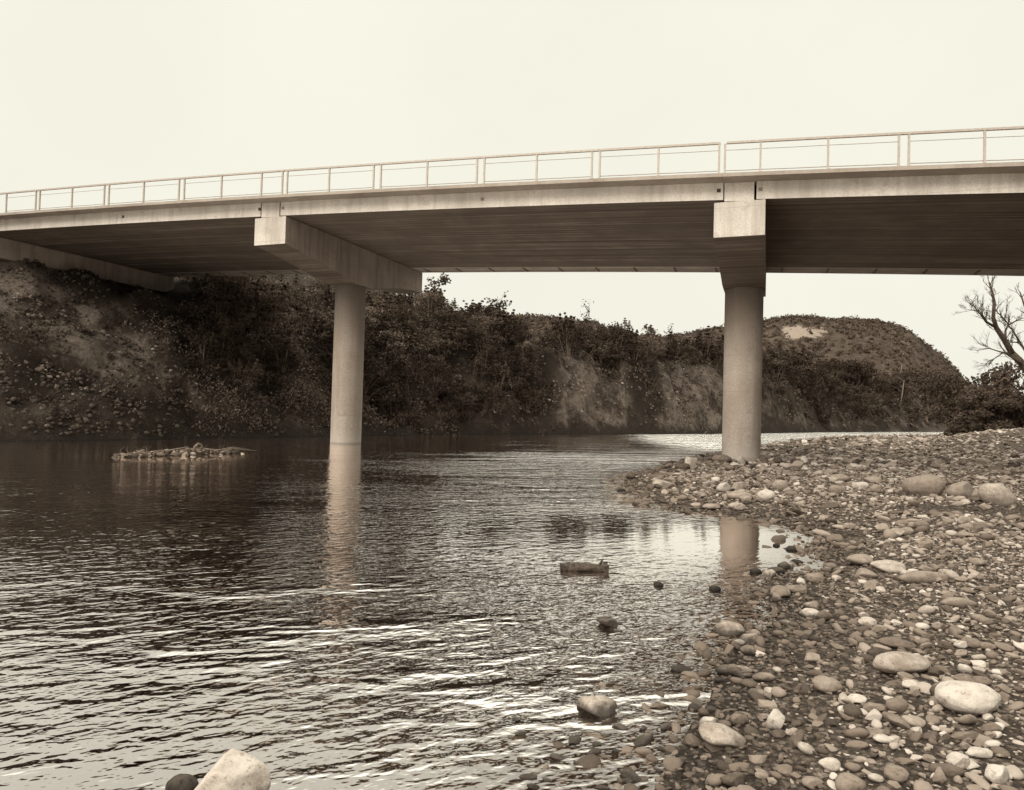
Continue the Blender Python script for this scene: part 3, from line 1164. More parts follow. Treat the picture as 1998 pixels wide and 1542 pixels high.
def jitter_grid(x0, x1, y0, y1, c):
    X, Y = np.meshgrid(np.arange(x0, x1, c), np.arange(y0, y1, c))
    p = np.c_[X.ravel(), Y.ravel()]
    return p + (rng.random(p.shape) - 0.5) * c * 0.95


def gravel_layer(y0, y1, cell, smin, smax, sub, dmin=-0.7, keepf=1.0, power=2.0):
    p = jitter_grid(-0.9 * y0 - 2, 0.86 * y1 + 2, y0, y1, cell)
    b = p[:, 0] / np.maximum(p[:, 1], 0.1)
    p = p[(b < 0.86) & (b > -0.55)]
    d2, _ = seg_dist(p, BAR, True)
    d2 = np.where(inside(p, BAR), d2, -d2)
    m = (d2 > dmin) & (rng.random(len(p)) < keepf)
    hol = ((p[:, 0] - HOLLOW[0]) / 1.1) ** 2 + ((p[:, 1] - HOLLOW[1]) / 0.55) ** 2 < 1
    m &= ~(hol & (rng.random(len(p)) < 0.8))
    p, d2 = p[m], d2[m]
    n = len(p)
    s = smin + (smax - smin) * rng.random(n) ** power
    size = np.c_[s * (0.9 + 0.5 * rng.random(n)), s * (0.7 + 0.3 * rng.random(n)), s * (0.30 + 0.3 * rng.random(n))]
    z = height(p) + size[:, 2] * (0.15 + 0.5 * rng.random(n))
    tone = np.clip(0.59 + 0.22 * rng.normal(size=n), 0.05, 1.0)
    tone = tone * np.where(z + size[:, 2] * 0.3 + 0.03 * rng.normal(size=n) < 0.075, 0.55, 1.0)
    return [(sub, np.c_[p, z], size, tone)]


parts = []
parts += gravel_layer(2.6, 8.5, 0.042, 0.008, 0.026, 1, -1.4, 0.75)
parts += gravel_layer(2.6, 9.0, 0.10, 0.020, 0.055, 2, -2.6, 0.8)
parts += gravel_layer(8.5, 20, 0.10, 0.022, 0.055, 1, -0.5, 0.9)
parts += gravel_layer(8.5, 20, 0.26, 0.05, 0.12, 2, -0.6, 0.75)
parts += gravel_layer(20, 42, 0.27, 0.06, 0.15, 1, -0.3, 0.9)
parts += gravel_layer(20, 45, 0.75, 0.12, 0.24, 1, -0.3, 0.7)
parts += gravel_layer(42, 110, 0.75, 0.13, 0.34, 1, 0.0, 0.8)
V, Fc, tn, sm = stones_mesh(parts)
tag(obj('gravel', mesh_np('gravel', V, Fc, M['stone'], sm, tn)), 'loose river gravel and pebbles covering the bar', 'gravel', kind='stuff')
print('gravel tris', len(Fc))

# stones set in the cut bank
N = 3000
pxs = np.concatenate([rng.uniform(640, 1400, N // 2), rng.normal(1150, 45, N // 3), rng.normal(1340, 40, N // 3), rng.normal(190, 110, N // 5)])
dd = np.concatenate([rng.uniform(0.2, 5.5, N // 2), rng.uniform(0.4, 4.2, N // 3), rng.uniform(0.3, 4.2, N // 3), rng.uniform(1.5, 7, N // 5)])
ii = np.clip(((pxs + 10) / 4).astype(int), 0, len(SA) - 1)
bp = SA[ii] + SN[ii] * dd[:, None]
bk = fbm(bp[:, 0] / 1.6 + 50, bp[:, 1] / 1.6 + dd / 1.2, 2) > 0.02
bp, dd = bp[bk], dd[bk]
s = 0.03 + 0.14 * rng.random(len(bp)) ** 4
pc = np.concatenate([rng.uniform(-5, 420, 3200), rng.uniform(420, 1420, 2600)])
dc = rng.uniform(0.15, 8.5, len(pc)) * np.where(pc < 420, 1, 0.5)
ic_ = np.clip(((pc + 10) / 4).astype(int), 0, len(SA) - 1)
cp_ = SA[ic_] + SN[ic_] * dc[:, None]
sc_ = 0.025 + 0.13 * rng.random(len(pc)) ** 3
clods = (1, np.c_[cp_, height(cp_)], np.c_[sc_, sc_ * 0.8, sc_ * 0.7], np.clip(0.13 + 0.10 * rng.normal(size=len(pc)), 0.02, .5))
V, Fc, tn, sm = stones_mesh([clods, (1, np.c_[bp, height(bp) + 0.0], np.c_[s, s * 0.8, s * 0.6], np.clip(0.60 + 0.2 * rng.normal(size=len(bp)), 0.1, 1))])
tag(obj('bank_rubble', mesh_np('bank_rubble', V, Fc, M['stone'], sm, tn)), 'clods and pale stones bedded in the earth of the far bank', 'rubble', kind='stuff')

# ---- stones one can tell apart
big_protos = []
for i in range(18):
    ang = [0.05, 0.2, 0.4, 1.0, 0.8][i % 5]
    V = rock_shape(4 if i < 10 else 3, 0.20 if ang < 0.5 else 0.26, ang)
    V /= np.abs(V).max(0)[None]
    big_protos.append((mesh_np('river_stone', V, ICO[4 if i < 10 else 3][1], M['boulder'], True), ang))
ROUND = [m for m, a in big_protos if a < 0.5]
ANG = [m for m, a in big_protos if a > 0.5]


def stone(px, py, w, h, tone, label, ang=False, tilt=0.0, yaw=None, cat='stone', group=None, name='stone', sink=0.22, pick=None, depth=0.8):
    """px, py: middle of the stone in the photograph; w, h: its size there"""
    foot = gh(px, py + h * 0.42)
    Y = foot[1]
    a = w * Y / F / 2
    phi = math.atan2(CAMH - foot[2], Y)
    hv = h * Y / F / 2
    b = a * depth
    wet_ = H1(foot[0], foot[1]) < 0.0
    up_ = 0.22 if wet_ else 0.62
    for _ in range(3):
        c = 0.22 * a
        while c < (0.62 if wet_ and tone < 0.5 else 1.1) * a and 0.5 * (b * math.sin(phi) + math.hypot(b * math.sin(phi), c * math.cos(phi)) + up_ * c * math.cos(phi)) < hv:
            c += 0.01 * a
        if c > 0.3 * a:
            break
        b *= 0.75
    src = ANG if ang else ROUND
    o = obj(name, src[(pick if pick is not None else random.randrange(99)) % len(src)])
    z = H1(foot[0], foot[1] + b * 0.6)
    o.location = (foot[0], Y + b * 0.75, c * up_ if wet_ else max(z, 0.0) + c * up_)
    o.scale = (a, b, c)
    o.rotation_euler = (random.uniform(-.1, .1), tilt, yaw if yaw is not None else random.uniform(-0.35, 0.35))
    o.color = (tone, tone, tone, 1)
    return tag(o, label, cat, group)


named = [
    (1815, 950, 82, 46, .66, 'largest of the three boulders above the sandy hollow, smooth and undercut', 0, 0, 'boulder'),
    (1889, 959, 62, 37, .72, 'broken angular boulder in the middle of the three at the sandy hollow', 1, 0, 'boulder'),
    (1961, 969, 70, 42, .80, 'pale tilted boulder at the right end of the row of three', 0, .45, 'boulder'),
    (1912, 966, 26, 26, .62, 'small wedge stone leaning between the two right boulders of the row', 1, .3, 'stone'),
    (1915, 1368, 132, 72, .97, 'large smooth white oval boulder at the right edge of the foreground', 0, 0, 'boulder'),
    (1774, 1299, 130, 46, .78, 'long pale half-buried boulder left above the white oval boulder', 0, .05, 'boulder'),
    (1758, 1258, 70, 22, .45, 'flat dark slab lying behind the long half-buried boulder', 0, .08, 'stone'),
    (1723, 1279, 46, 28, .14, 'nearly black stone leaning on the left end of the half-buried boulder', 0, 0, 'stone'),
    (1417, 1441, 98, 50, .82, 'smooth egg-shaped boulder at the edge of the water in the foreground', 0, .15, 'boulder'),
    (1622, 1339, 60, 34, .66, 'banded rounded stone in the foreground gravel left of the half-buried boulder', 0, .1, 'stone'),
    (1430, 1228, 62, 28, .74, 'pale lumpy stone half in the water below the pier reflection', 0, 0, 'stone'),
    (1475, 1240, 26, 22, .6, 'small stone touching the right end of the pale lumpy stone at the water', 0, 0, 'stone'),
    (1587, 1198, 40, 20, .93, 'small white stone on the gravel right of the water inlet tip', 0, 0, 'stone'),
    (1698, 1214, 36, 18, .9, 'small white oval stone above the flat dark slab', 0, -.1, 'stone'),
    (1519, 1408, 40, 38, .97, 'white angular stone right of the egg-shaped boulder', 1, 0, 'stone'),
    (1386, 1416, 36, 26, .9, 'white blocky stone just behind the egg-shaped boulder', 1, 0, 'stone'),
    (1447, 1406, 42, 28, .5, 'grey pointed stone behind the right end of the egg-shaped boulder', 1, 0, 'stone'),
    (1839, 1355, 34, 32, .2, 'dark round stone against the left end of the white oval boulder', 0, 0, 'stone'),
    (1888, 1327, 44, 23, .5, 'grey rounded stone just behind the white oval boulder', 0, 0, 'stone'),
    (1894, 1438, 72, 24, .5, 'flat grey slab in front of the white oval boulder', 1, 0, 'stone'),
    (1918, 1472, 54, 22, .95, 'white flattened stone below the flat grey slab at the right', 0, 0, 'stone'),
    (1884, 1490, 42, 30, .93, 'white pointed stone left of the white flattened stone', 1, .3, 'stone'),
    (1852, 1506, 64, 26, .34, 'dark stone under the white pointed stone at the lower right', 0, 0, 'stone'),
    (1960, 1514, 58, 42, .97, 'white angular stone in the lower right corner', 1, 0, 'stone'),
    (1669, 1535, 62, 42, .6, 'grey round boulder cut by the lower edge of the picture', 0, 0, 'boulder'),
    (1758, 1514, 52, 32, .58, 'mottled rounded stone near the lower edge, right of the grey round boulder', 0, 0, 'stone'),
    (1626, 1494, 46, 27, .9, 'white stone just above the grey round boulder', 0, 0, 'stone'),
    (1578, 1463, 36, 22, .9, 'white finger-shaped stone tilted down to the right', 0, .45, 'stone'),
    (1730, 1444, 42, 17, .9, 'thin pale stone lying flat in the middle of the foreground gravel', 0, .1, 'stone'),
    (1440, 1524, 62, 36, .3, 'dark angular stone at the lower edge below the egg-shaped boulder', 1, 0, 'stone'),
    (1757, 1379, 44, 29, .5, 'grey stone below the middle of the half-buried boulder', 0, 0, 'stone'),
    (1652, 1387, 28, 16, .95, 'small bright white stone below the banded rounded stone', 0, 0, 'stone'),
    (1762, 1410, 54, 26, .55, 'long grey stone slanting down to the right in the foreground', 0, .4, 'stone'),
    (1746, 1106, 72, 26, .85, 'pale humped stone in the middle of the gravel bar', 0, 0, 'stone'),
    (1810, 1127, 112, 28, .62, 'broad low slab just below the pale humped stone', 0, 0, 'stone'),
    (1687, 1094, 56, 25, .68, 'rounded stone at the left of the pale humped stone', 0, 0, 'stone'),
    (1697, 1121, 50, 22, .66, 'pointed stone left of the broad low slab', 1, 0, 'stone'),
    (1878, 1177, 74, 21, .66, 'long flat stone at the right below the broad low slab', 0, .05, 'stone'),
    (1528, 1158, 42, 27, .58, 'grey rounded stone right beside the water inlet', 0, 0, 'stone'),
    (1562, 1151, 46, 20, .5, 'grey flattish stone right of the rounded stone by the inlet', 0, 0, 'stone'),
    (1594, 1129, 34, 22, .6, 'pale stone at the tip of the water inlet', 0, 0, 'stone'),
    (1498, 968, 36, 23, .92, 'bright round stone on the gravel below the gravel pier', 0, 0, 'stone'),
    (1526, 948, 34, 21, .72, 'rounded stone above right of the bright round stone', 0, 0, 'stone'),
    (1416, 952, 32, 21, .92, 'pale square-cut block below the gravel pier', 1, 0, 'stone'),
    (1446, 951, 28, 18, .74, 'pale block touching the right of the square-cut block', 1, 0, 'stone'),
    (1448, 968, 52, 17, .72, 'flat stone in front of the pale blocks below the gravel pier', 0, 0, 'stone'),
    (1683, 949, 32, 17, .9, 'bright stone in the cluster left of the largest boulder', 0, 0, 'stone'),
    (1711, 938, 38, 15, .74, 'upper flat stone in the cluster left of the largest boulder', 0, 0, 'stone'),
    (1712, 955, 22, 17, .66, 'round lower stone in the cluster left of the largest boulder', 0, 0, 'stone'),
    (1642, 934, 40, 16, .7, 'low pale stone at the left end of the cluster near the largest boulder', 0, 0, 'stone'),
    (1634, 957, 26, 20, .66, 'upright stone left of the cluster near the largest boulder', 0, .4, 'stone'),
    (1348, 903, 28, 24, .85, 'pale upright stone at the edge of the water left of the gravel pier', 1, 0, 'stone'),
    (1333, 911, 30, 14, .25, 'dark stone at the foot of the pale upright stone', 0, 0, 'stone'),
    (1412, 896, 38, 16, .55, 'flat slab propped against the left foot of the gravel pier', 0, .05, 'stone'),
    (1448, 899, 18, 17, .85, 'small white stone at the foot of the gravel pier', 0, 0, 'stone'),
    (1494, 894, 32, 12, .45, 'dark flat stone at the right foot of the gravel pier', 0, 0, 'stone'),
    (1293, 945, 42, 16, .8, 'pale slanting slab near the left tip of the gravel bar', 1, .15, 'stone'),
    (1249, 979, 28, 17, .4, 'dark-bellied stone in the water at the left tip of the bar', 0, 0, 'stone'),
    (1213, 955, 17, 10, .12, 'small dark stone in the water left of the bar tip', 0, 0, 'stone'),
    (1232, 929, 22, 14, .3, 'dark stone at the uppermost left tip of the bar', 1, 0, 'stone'),
    (1440, 988, 34, 13, .8, 'pale oval stone at the waterline beside the pier reflection', 0, 0, 'stone'),
    (1391, 990, 38, 13, .72, 'longer of the two pale stones on the waterline left of the pier reflection', 0, 0, 'stone'),
    (1360, 987, 24, 11, .75, 'shorter of the two pale stones on the waterline left of the pier reflection', 0, 0, 'stone'),
    (1176, 1378, 88, 44, .80, 'long pale rock standing in the shallows in the lower middle', 1, .2, 'rock'),
    (1192, 1214, 58, 20, .5, 'grey-topped rock with a dark front standing alone in the river', 1, .3, 'rock'),
    (1286, 1139, 21, 13, .2, 'small round dark stone in the bright water right of the log', 0, 0, 'stone'),
    (1357, 1373, 26, 30, .4, 'dark conical stone in the shallows behind the egg-shaped boulder', 0, 0, 'stone'),
    (1330, 1305, 40, 14, .35, 'low stone awash in the shallows below the pier reflection', 0, 0, 'stone'),
    (1425, 1310, 52, 22, .42, 'flat half-drowned stone in the shallows right of the pier reflection', 0, 0, 'stone'),
    (1477, 1111, 24, 20, .12, 'dark blunt stone in the pier reflection', 0, 0, 'stone'),
    (1517, 1114, 34, 17, .14, 'wet dark stone in the inlet, left of a taller one', 0, 0, 'stone'),
    (1533, 1103, 28, 18, .22, 'taller wet stone in the inlet beside the wet dark stone', 0, 0, 'stone'),
    (1517, 1061, 15, 12, .12, 'small black stone alone in the bright inlet', 0, 0, 'stone'),
    (1554, 1071, 36, 10, .14, 'thin dark slab awash in the bright inlet', 0, 0, 'stone'),
    (1557, 1096, 26, 9, .12, 'flat black stone awash near the tip of the bright inlet', 0, 0, 'stone'),
    (1397, 1148, 24, 11, .14, 'dark stone awash at the left edge of the pier reflection', 0, 0, 'stone'),
    (428, 1541, 150, 108, .95, 'large pale pointed boulder at the lower left edge of the picture', 1, .28, 'boulder'),
    (345, 1528, 66, 52, .22, 'dark wet stone left of the pale pointed boulder', 0, 0, 'stone'),
]
for q in named:
    stone(*q[:6], ang=bool(q[6]), tilt=q[7], cat=q[8], name='boulder' if q[8] == 'boulder' else 'stone')

# ---- the other large stones of the bar: one object each
auto = [
    ('rounded grey cobble in the foreground gravel near the lower right corner', 'foreground cobbles', (1380, 1990, 1240, 1535), 95, (24, 46)),
    ('rounded cobble in the middle of the gravel bar', 'cobbles of the middle bar', (1500, 1990, 1010, 1240), 60, (22, 40)),
    ('small cobble on the gravel round the foot of the gravel pier', 'cobbles below the gravel pier', (1270, 1760, 900, 1000), 34, (16, 28)),
    ('stone seen through the shallow water in the lower middle', 'stones under the shallows', (900, 1370, 1340, 1535), 26, (26, 60)),
    ('small wet stone breaking the surface of the shallows at the lower middle', 'wet stones in the shallows', (1000, 1330, 1400, 1538), 24, (18, 50)),
]
for lab, grp, (x0, x1, y0, y1), n, (w0, w1) in auto:
    cnt = 0
    while cnt < n:
        px, py = random.uniform(x0, x1), random.uniform(y0, y1)
        p = gp(px, py, 0.1)
        pp = np.array([p])
        dd2, _ = seg_dist(pp, BAR, True)
        ins = inside(pp, BAR)[0]
        under = 'under' in grp
        if (not under and not ins and 'wet' not in grp) or (under and (ins or dd2[0] > 1.6)) or ('wet' in grp and ins):
            continue
        cnt += 1
        w = w0 + (w1 - w0) * random.random() ** 1.8
        if under:
            o = stone(px, py, w, w * 0.4, random.choice([.3, .45, .6]), lab, random.random() < .4, group=grp, name='stone')
            o.location.z = H1(o.location.x, o.location.y) + o.scale.z * 0.35
            o.location.z = min(o.location.z, -0.01 - o.scale.z * 0.9)
        else:
            stone(px, py, w, w * (random.uniform(.24, .36) if 'wet' in grp else random.uniform(.42, .6)), random.uniform(.4, .75) if 'wet' in grp else min(1, max(.12, random.gauss(.63, .2))), lab, random.random() < .55,
                  tilt=random.gauss(0, .2), yaw=random.uniform(-.8, .8), group=grp, name='stone')


# ------------------------------------------------------------------ log lying in the river
def make_log():
    a = gp(1094, 1113)
    b = gp(1178, 1113)
    mid = (a + b) / 2
    t = empty('log', (mid[0], mid[1], 0), 'dark bark-covered log lying in the bright shallow water', 'log')
    L = np.linalg.norm(b - a) / 2
    r = 0.055
    n, m = 18, 22
    vs, fs = [], []
    for i in range(n + 1):
        x = -L + 2 * L * i / n
        for j in range(m):
            th = 2 * math.pi * j / m
            k = 1 + 0.10 * math.sin(3 * th + i * .5) + random.uniform(-.08, .08)
            if i == 0 or i == n:
                k *= 0.86
            vs.append((x + random.uniform(-.01, .01), math.cos(th) * r * k, 0.028 + math.sin(th) * r * k * 0.8 * (1 - .12 * i / n)))
    for i in range(n):
        for j in range(m):
            fs.append((i * m + j, i * m + (j + 1) % m, (i + 1) * m + (j + 1) % m, (i + 1) * m + j))
    fs.append(tuple(range(m)))
    fs.append(tuple(reversed([n * m + j for j in range(m)])))
    mb = MB()
    mb.add(vs, fs)
    mb.build('trunk', M['log'], t, True)
    s = MB()
    s.tube([(L * .8, 0, .06), (L * .88, .0, .10), (L * .93, .0, .125)], [.016, .012, .004], 5)
    s.build('stub', M['log'], t)
    s = MB()
    s.tube([(L * .98, 0, .08), (L * 1.1, .02, .085), (L * 1.2, .02, .01)], [.016, .012, .006], 5)
    s.build('stub', M['log'], t)
    s = MB()
    s.tube([(L * 1.0, -.03, .05), (L * 1.06, -.04, .06), (L * 1.09, -.04, -.02)], [.04, .035, .02], 6)
    s.build('knot', M['log'], t)


make_log()


# ------------------------------------------------------------------ islet of driftwood and stones in the dark water
def make_islet():
    a, b = gp(212, 893), gp(478, 884)
    c = (a + b) / 2
    t = empty('driftwood_heap', (c[0], c[1], 0), 'low heap of pale driftwood and stones lying in the dark water at the left', 'driftwood')
    u = (b - a) / np.linalg.norm(b - a)
    L = np.linalg.norm(b - a) / 2
    ang = math.atan2(u[1], u[0])
    t.rotation_euler = (0, 0, ang)
    rnd = random.Random(11)
    n = 170
    x = rng.uniform(-L * .95, L * .92, n)
    env = 0.17 * np.clip(1 - (np.abs(x + 0.1) / L) ** 1.6, 0.05, 1)
    y = rng.normal(size=n) * 0.22
    s = 0.03 + 0.07 * rng.random(n) ** 2
    V, Fc, tn, sm = stones_mesh([(2, np.c_[x, y, env * rng.random(n)], np.c_[s * 1.5, s, s * .7], np.clip(rng.normal(.46, .2, n), .1, 1))])
    obj('stones', mesh_np('islet_stones', V, Fc, M['stone'], sm, tn), t)['kind'] = 'stuff'
    for i in range(12):
        mb = MB()
        x0 = rnd.uniform(-L, L * .5)
        ln = rnd.uniform(.5, 1.4)
        z0 = 0.16 * (1 - abs(x0) / L) + .02
        mb.tube([(x0, rnd.uniform(-.2, .1), z0), (x0 + ln * .5, rnd.uniform(-.2, .1), z0 + rnd.uniform(.02, .1)), (x0 + ln, rnd.uniform(-.2, .1), z0 * .6 + rnd.uniform(-.03, .05))],
                [rnd.uniform(.012, .03), .018, .008], 6)
        mb.build('stick', M['bark_pale'], t, True)
    for i in range(16):
        mb = MB()
        x0 = rnd.uniform(-L * .9, L * .8)
        mb.tube([(x0, 0, .1), (x0 - .05, 0, .2), (x0 + rnd.uniform(-.2, .1), .02, .3)], [.008, .006, .002], 4)
        mb.build('twig', M['bark_pale'], t)
    mb = MB()
    x0 = L * .24
    pts = [(x0 - .14, 0, .1), (x0 - .10, 0, .24), (x0 - .01, 0, .33), (x0 + .09, .02, .31), (x0 + .13, .03, .2), (x0 + .12, .03, .08)]
    mb.tube(pts, [.05, .045, .035, .03, .03, .03], 7)
    mb.build('root', M['bark_pale'], t, True)
    mb = MB()
    pts = [(L * .25, -.05, .18), (L * .5, -.08, .12), (L * .72, -.05, .10), (L * .8, 0, .16), (L * .93, 0, .13), (L * 1.05, 0, .0)]
    mb.tube(pts, [.04, .03, .045, .012, .01, .006], 6)
    mb.build('branch', M['bark_pale'], t, True)


make_islet()

# ------------------------------------------------------------------ the bridge
TH = -0.35427
U = np.array([math.cos(TH), math.sin(TH), 0])
T = np.array([-math.sin(TH), math.cos(TH), 0])
O2 = np.array([6.04466, 18.66114, CAMH])
SPAN, W = 15.66137, 10.15523
ZR, ZC, ZD, ZF, ZB = 7.34162, 6.47746, 6.37633, 5.89945, 4.88877
GR, KA, OV = -0.05204, -0.00054, 0.50106


def cam_(s):
    return GR * s + KA * s * s


def bp3(s, t, z, camber=True, sref=None):
    r = s if sref is None else sref
    return O2 + U * s + T * t + np.array([0, 0, z + (cam_(r) if camber else 0)])


def prism(mb, s0, s1, prof, n=8, caps=True):
    """extrude a (t, z) profile along the camber of the bridge"""
    k = len(prof)
    vs = []
    for i in range(n + 1):
        s = s0 + (s1 - s0) * i / n
        vs += [bp3(s, t, z) for t, z in prof]
    fs = []
    for i in range(n):
        for j in range(k):
            fs.append((i * k + j, (i + 1) * k + j, (i + 1) * k + (j + 1) % k, i * k + (j + 1) % k))
    if caps:
        fs.append(tuple(range(k)))
        fs.append(tuple(reversed([n * k + j for j in range(k)])))
    mb.add(vs, fs)


bridge = empty('road_bridge', tuple(O2 + T * W / 2 - np.array([0, 0, CAMH])), 'concrete beam bridge on round piers crossing the river, with steel railing', 'bridge')
bridge.location = (0, 0, 0)


def child(mb, name, mat, parent=bridge, smooth=False, bevel=0.0):
    return mb.build(name, mat, parent, smooth, bevel)


NB = 9
BW = W / NB
supports = [-2 * SPAN, -SPAN, 0.0, SPAN, 2 * SPAN]
for i in range(4):
    s0, s1 = supports[i] + 0.43, supports[i + 1] - 0.43
    for b in range(NB):
        t0, t1 = b * BW, (b + 1) * BW
        if b == 0:
            pr = [(t0, ZF), (t0, ZD), (t1 - .006, ZD), (t1 - .008, ZF + .04), (t1 - .045, ZF)]
        elif b == NB - 1:
            pr = [(t0 + .045, ZF), (t0 + .008, ZF + .04), (t0 + .006, ZD), (t1, ZD), (t1, ZF)]
        else:
            pr = [(t0 + .045, ZF), (t0 + .008, ZF + .04), (t0 + .006, ZD), (t1 - .006, ZD), (t1 - .008, ZF + .04), (t1 - .045, ZF)]
        mb = MB()
        prism(mb, s0, s1, pr, 10)
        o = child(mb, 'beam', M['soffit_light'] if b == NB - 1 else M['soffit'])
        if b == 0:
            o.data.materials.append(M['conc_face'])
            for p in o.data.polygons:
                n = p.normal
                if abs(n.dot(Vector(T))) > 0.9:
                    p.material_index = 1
    # coping along the near edge, dark road slab, coping on the far edge
    mb = MB()
    c0, c1 = supports[i] + (0.0 if i else 0) - (0.435 if i == 2 else 0) + 0.004, supports[i + 1] - (0.435 if i == 1 else 0) - 0.004
    prism(mb, c0, c1, [(-OV, ZD + .002), (-OV, ZC), (0.30, ZC), (0.30, ZD + .002)], 10)
    child(mb, 'coping', M['coping'])
    mb = MB()
    prism(mb, c0, c1, [(0.31, ZD + .002), (0.31, ZC - .03), (W - 0.31, ZC - .03), (W - 0.31, ZD + .002)], 10)
    child(mb, 'road_slab', M['asphalt'])
    mb = MB()
    prism(mb, c0, c1, [(W - .30, ZD + .002), (W - .30, ZC), (W + .30, ZC), (W + .30, ZD + .002)], 10)
    child(mb, 'coping', M['coping'])
    # narrow lip and hangers along the far soffit edge
    mb = MB()
    prism(mb, s0, s1, [(W - .26, ZF - .035), (W - .26, ZF - .003), (W - .17, ZF - .003), (W - .17, ZF - .035)], 10)
    child(mb, 'soffit_lip', M['coping'])
    nb_ = 9
    for j in range(nb_):
        s = s0 + (s1 - s0) * (j + .5) / nb_
        mb = MB()
        mb.box8([bp3(s - .03, W - 1.0, ZF - .04), bp3(s + .03, W - 1.0, ZF - .04), bp3(s + .03, W - .28, ZF - .04), bp3(s - .03, W - .28, ZF - .04),
                 bp3(s - .03, W - 1.0, ZF - .003), bp3(s + .03, W - 1.0, ZF - .003), bp3(s + .03, W - .28, ZF - .003), bp3(s - .03, W - .28, ZF - .003)])
        child(mb, 'hanger', M['soffit'])

# blocks closing the beam ends over the piers
for s0 in supports[1:4]:
    mb = MB()
    prism(mb, s0 - .40, s0 + .37, [(0.012, ZF - .035), (0.012, ZD - .004), (W - .02, ZD - .004), (W - .02, ZF - .035)], 2)
    child(mb, 'end_block', M['conc_face'])

# anchor pockets on the edge beam; dark plates stand in for recess shade
for s, dark in ((-22.64, 1), (-16.14, 1), (-15.13, 0), (-7.60, 0), (-.55, 1), (.53, 0)):
    mb = MB()
    q = .052
    z0 = ZF + .26
    mb.box8([bp3(s - q, -.006, z0 - q), bp3(s + q, -.006, z0 - q), bp3(s + q, .01, z0 - q), bp3(s - q, .01, z0 - q),
             bp3(s - q, -.006, z0 + q), bp3(s + q, -.006, z0 + q), bp3(s + q, .01, z0 + q), bp3(s - q, .01, z0 + q)])
    child(mb, 'anchor_plate', M['pocket'] if dark else M['pocket_pale'])

# piers
HW = 0.668
for s0 in supports[1:4]:
    pier = bpy.data.objects.new('pier', None)
    link(pier)
    pier.parent = bridge
    zoff = cam_(s0)
    dz = ZF - ZB
    prof = [(0, dz), (0.9, dz + .08), (2.0, dz + .22), (3.2, dz + .40), (4.1, dz + .55), (W / 2 - .63, dz + .58), (W / 2 + .63, dz + .58), (W - 4.1, dz + .52),
            (W - 3.2, dz + .34), (W - 2.0, dz + .14), (W - .9, dz + .03), (W, dz)]
    top = ZF - .04
    k = len(prof)
    vs, fs = [], []
    for (t, d) in prof:
        for s in (s0 - HW, s0 + HW):
            vs.append(O2 + U * s + T * t + np.array([0, 0, ZF - d + zoff]))
            vs.append(O2 + U * s + T * t + np.array([0, 0, top + zoff]))
    for i in range(k - 1):
        a, b = 4 * i, 4 * (i + 1)
        fs += [(a, a + 2, b + 2, b), (a + 1, b + 1, b + 3, a + 3), (a, b, b + 1, a + 1), (a + 2, a + 3, b + 3, b + 2)]
    fs += [(0, 1, 3, 2), (4 * (k - 1), 4 * (k - 1) + 2, 4 * (k - 1) + 3, 4 * (k - 1) + 1)]
    mb = MB()
    mb.add(vs, fs)
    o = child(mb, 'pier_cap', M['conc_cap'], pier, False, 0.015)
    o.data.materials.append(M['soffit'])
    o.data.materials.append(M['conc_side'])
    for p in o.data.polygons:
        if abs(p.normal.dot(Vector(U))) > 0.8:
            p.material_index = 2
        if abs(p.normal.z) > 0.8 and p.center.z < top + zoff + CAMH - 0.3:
            p.material_index = 1  # cap undersides: dark tone paints in the shade beneath
    # column: round shaft with shallow flats left by the formwork
    cxy = O2 + U * s0 + T * W / 2
    zb = min(H1(cxy[0], cxy[1]), 0) - 1.0
    zt = CAMH + ZF - dz - .57 + zoff
    mb = MB()
    vs, fs = [], []
    n = 48
    zs = [zb, zb + 1.0, (zb + zt) / 2, zt]
    for z in zs:
        for j in range(n):
            th = 2 * math.pi * j / n
            r = 0.628 - (0.022 if j % 12 == 0 else 0)
            e = U * math.cos(th) * r + T * math.sin(th) * r
            vs.append((cxy[0] + e[0], cxy[1] + e[1], z))
    for i in range(len(zs) - 1):
        for j in range(n):
            fs.append((i * n + j, i * n + (j + 1) % n, (i + 1) * n + (j + 1) % n, (i + 1) * n + j))
    fs.append(tuple(reversed(range(n))))
    fs.append(tuple((len(zs) - 1) * n + j for j in range(n)))
    mb.add(vs, fs)
    child(mb, 'column', M['conc_col'], pier, True)

# abutment: sill beam on the left bank
mb = MB()
s0 = supports[0]
zo = cam_(s0)
pts = []
for z in (ZF - .95, ZF - .04):
    for (s, t) in ((s0 - .7, -.3), (s0 + .62, -.3), (s0 + .62, W), (s0 - .7, W)):
        pts.append(O2 + U * s + T * t + np.array([0, 0, z + zo]))
mb.box8(pts)
child(mb, 'abutment', M['conc_side'], bridge, False, 0.02)
mb = MB()
pts = []
for z in (ZF - .04, ZD):
    for (s, t) in ((s0 - .7, 0.0), (s0 + .40, 0.0), (s0 + .40, W), (s0 - .7, W)):
        pts.append(O2 + U * s + T * t + np.array([0, 0, z + zo]))
mb.box8(pts)
child(mb, 'back_wall', M['conc_face'])

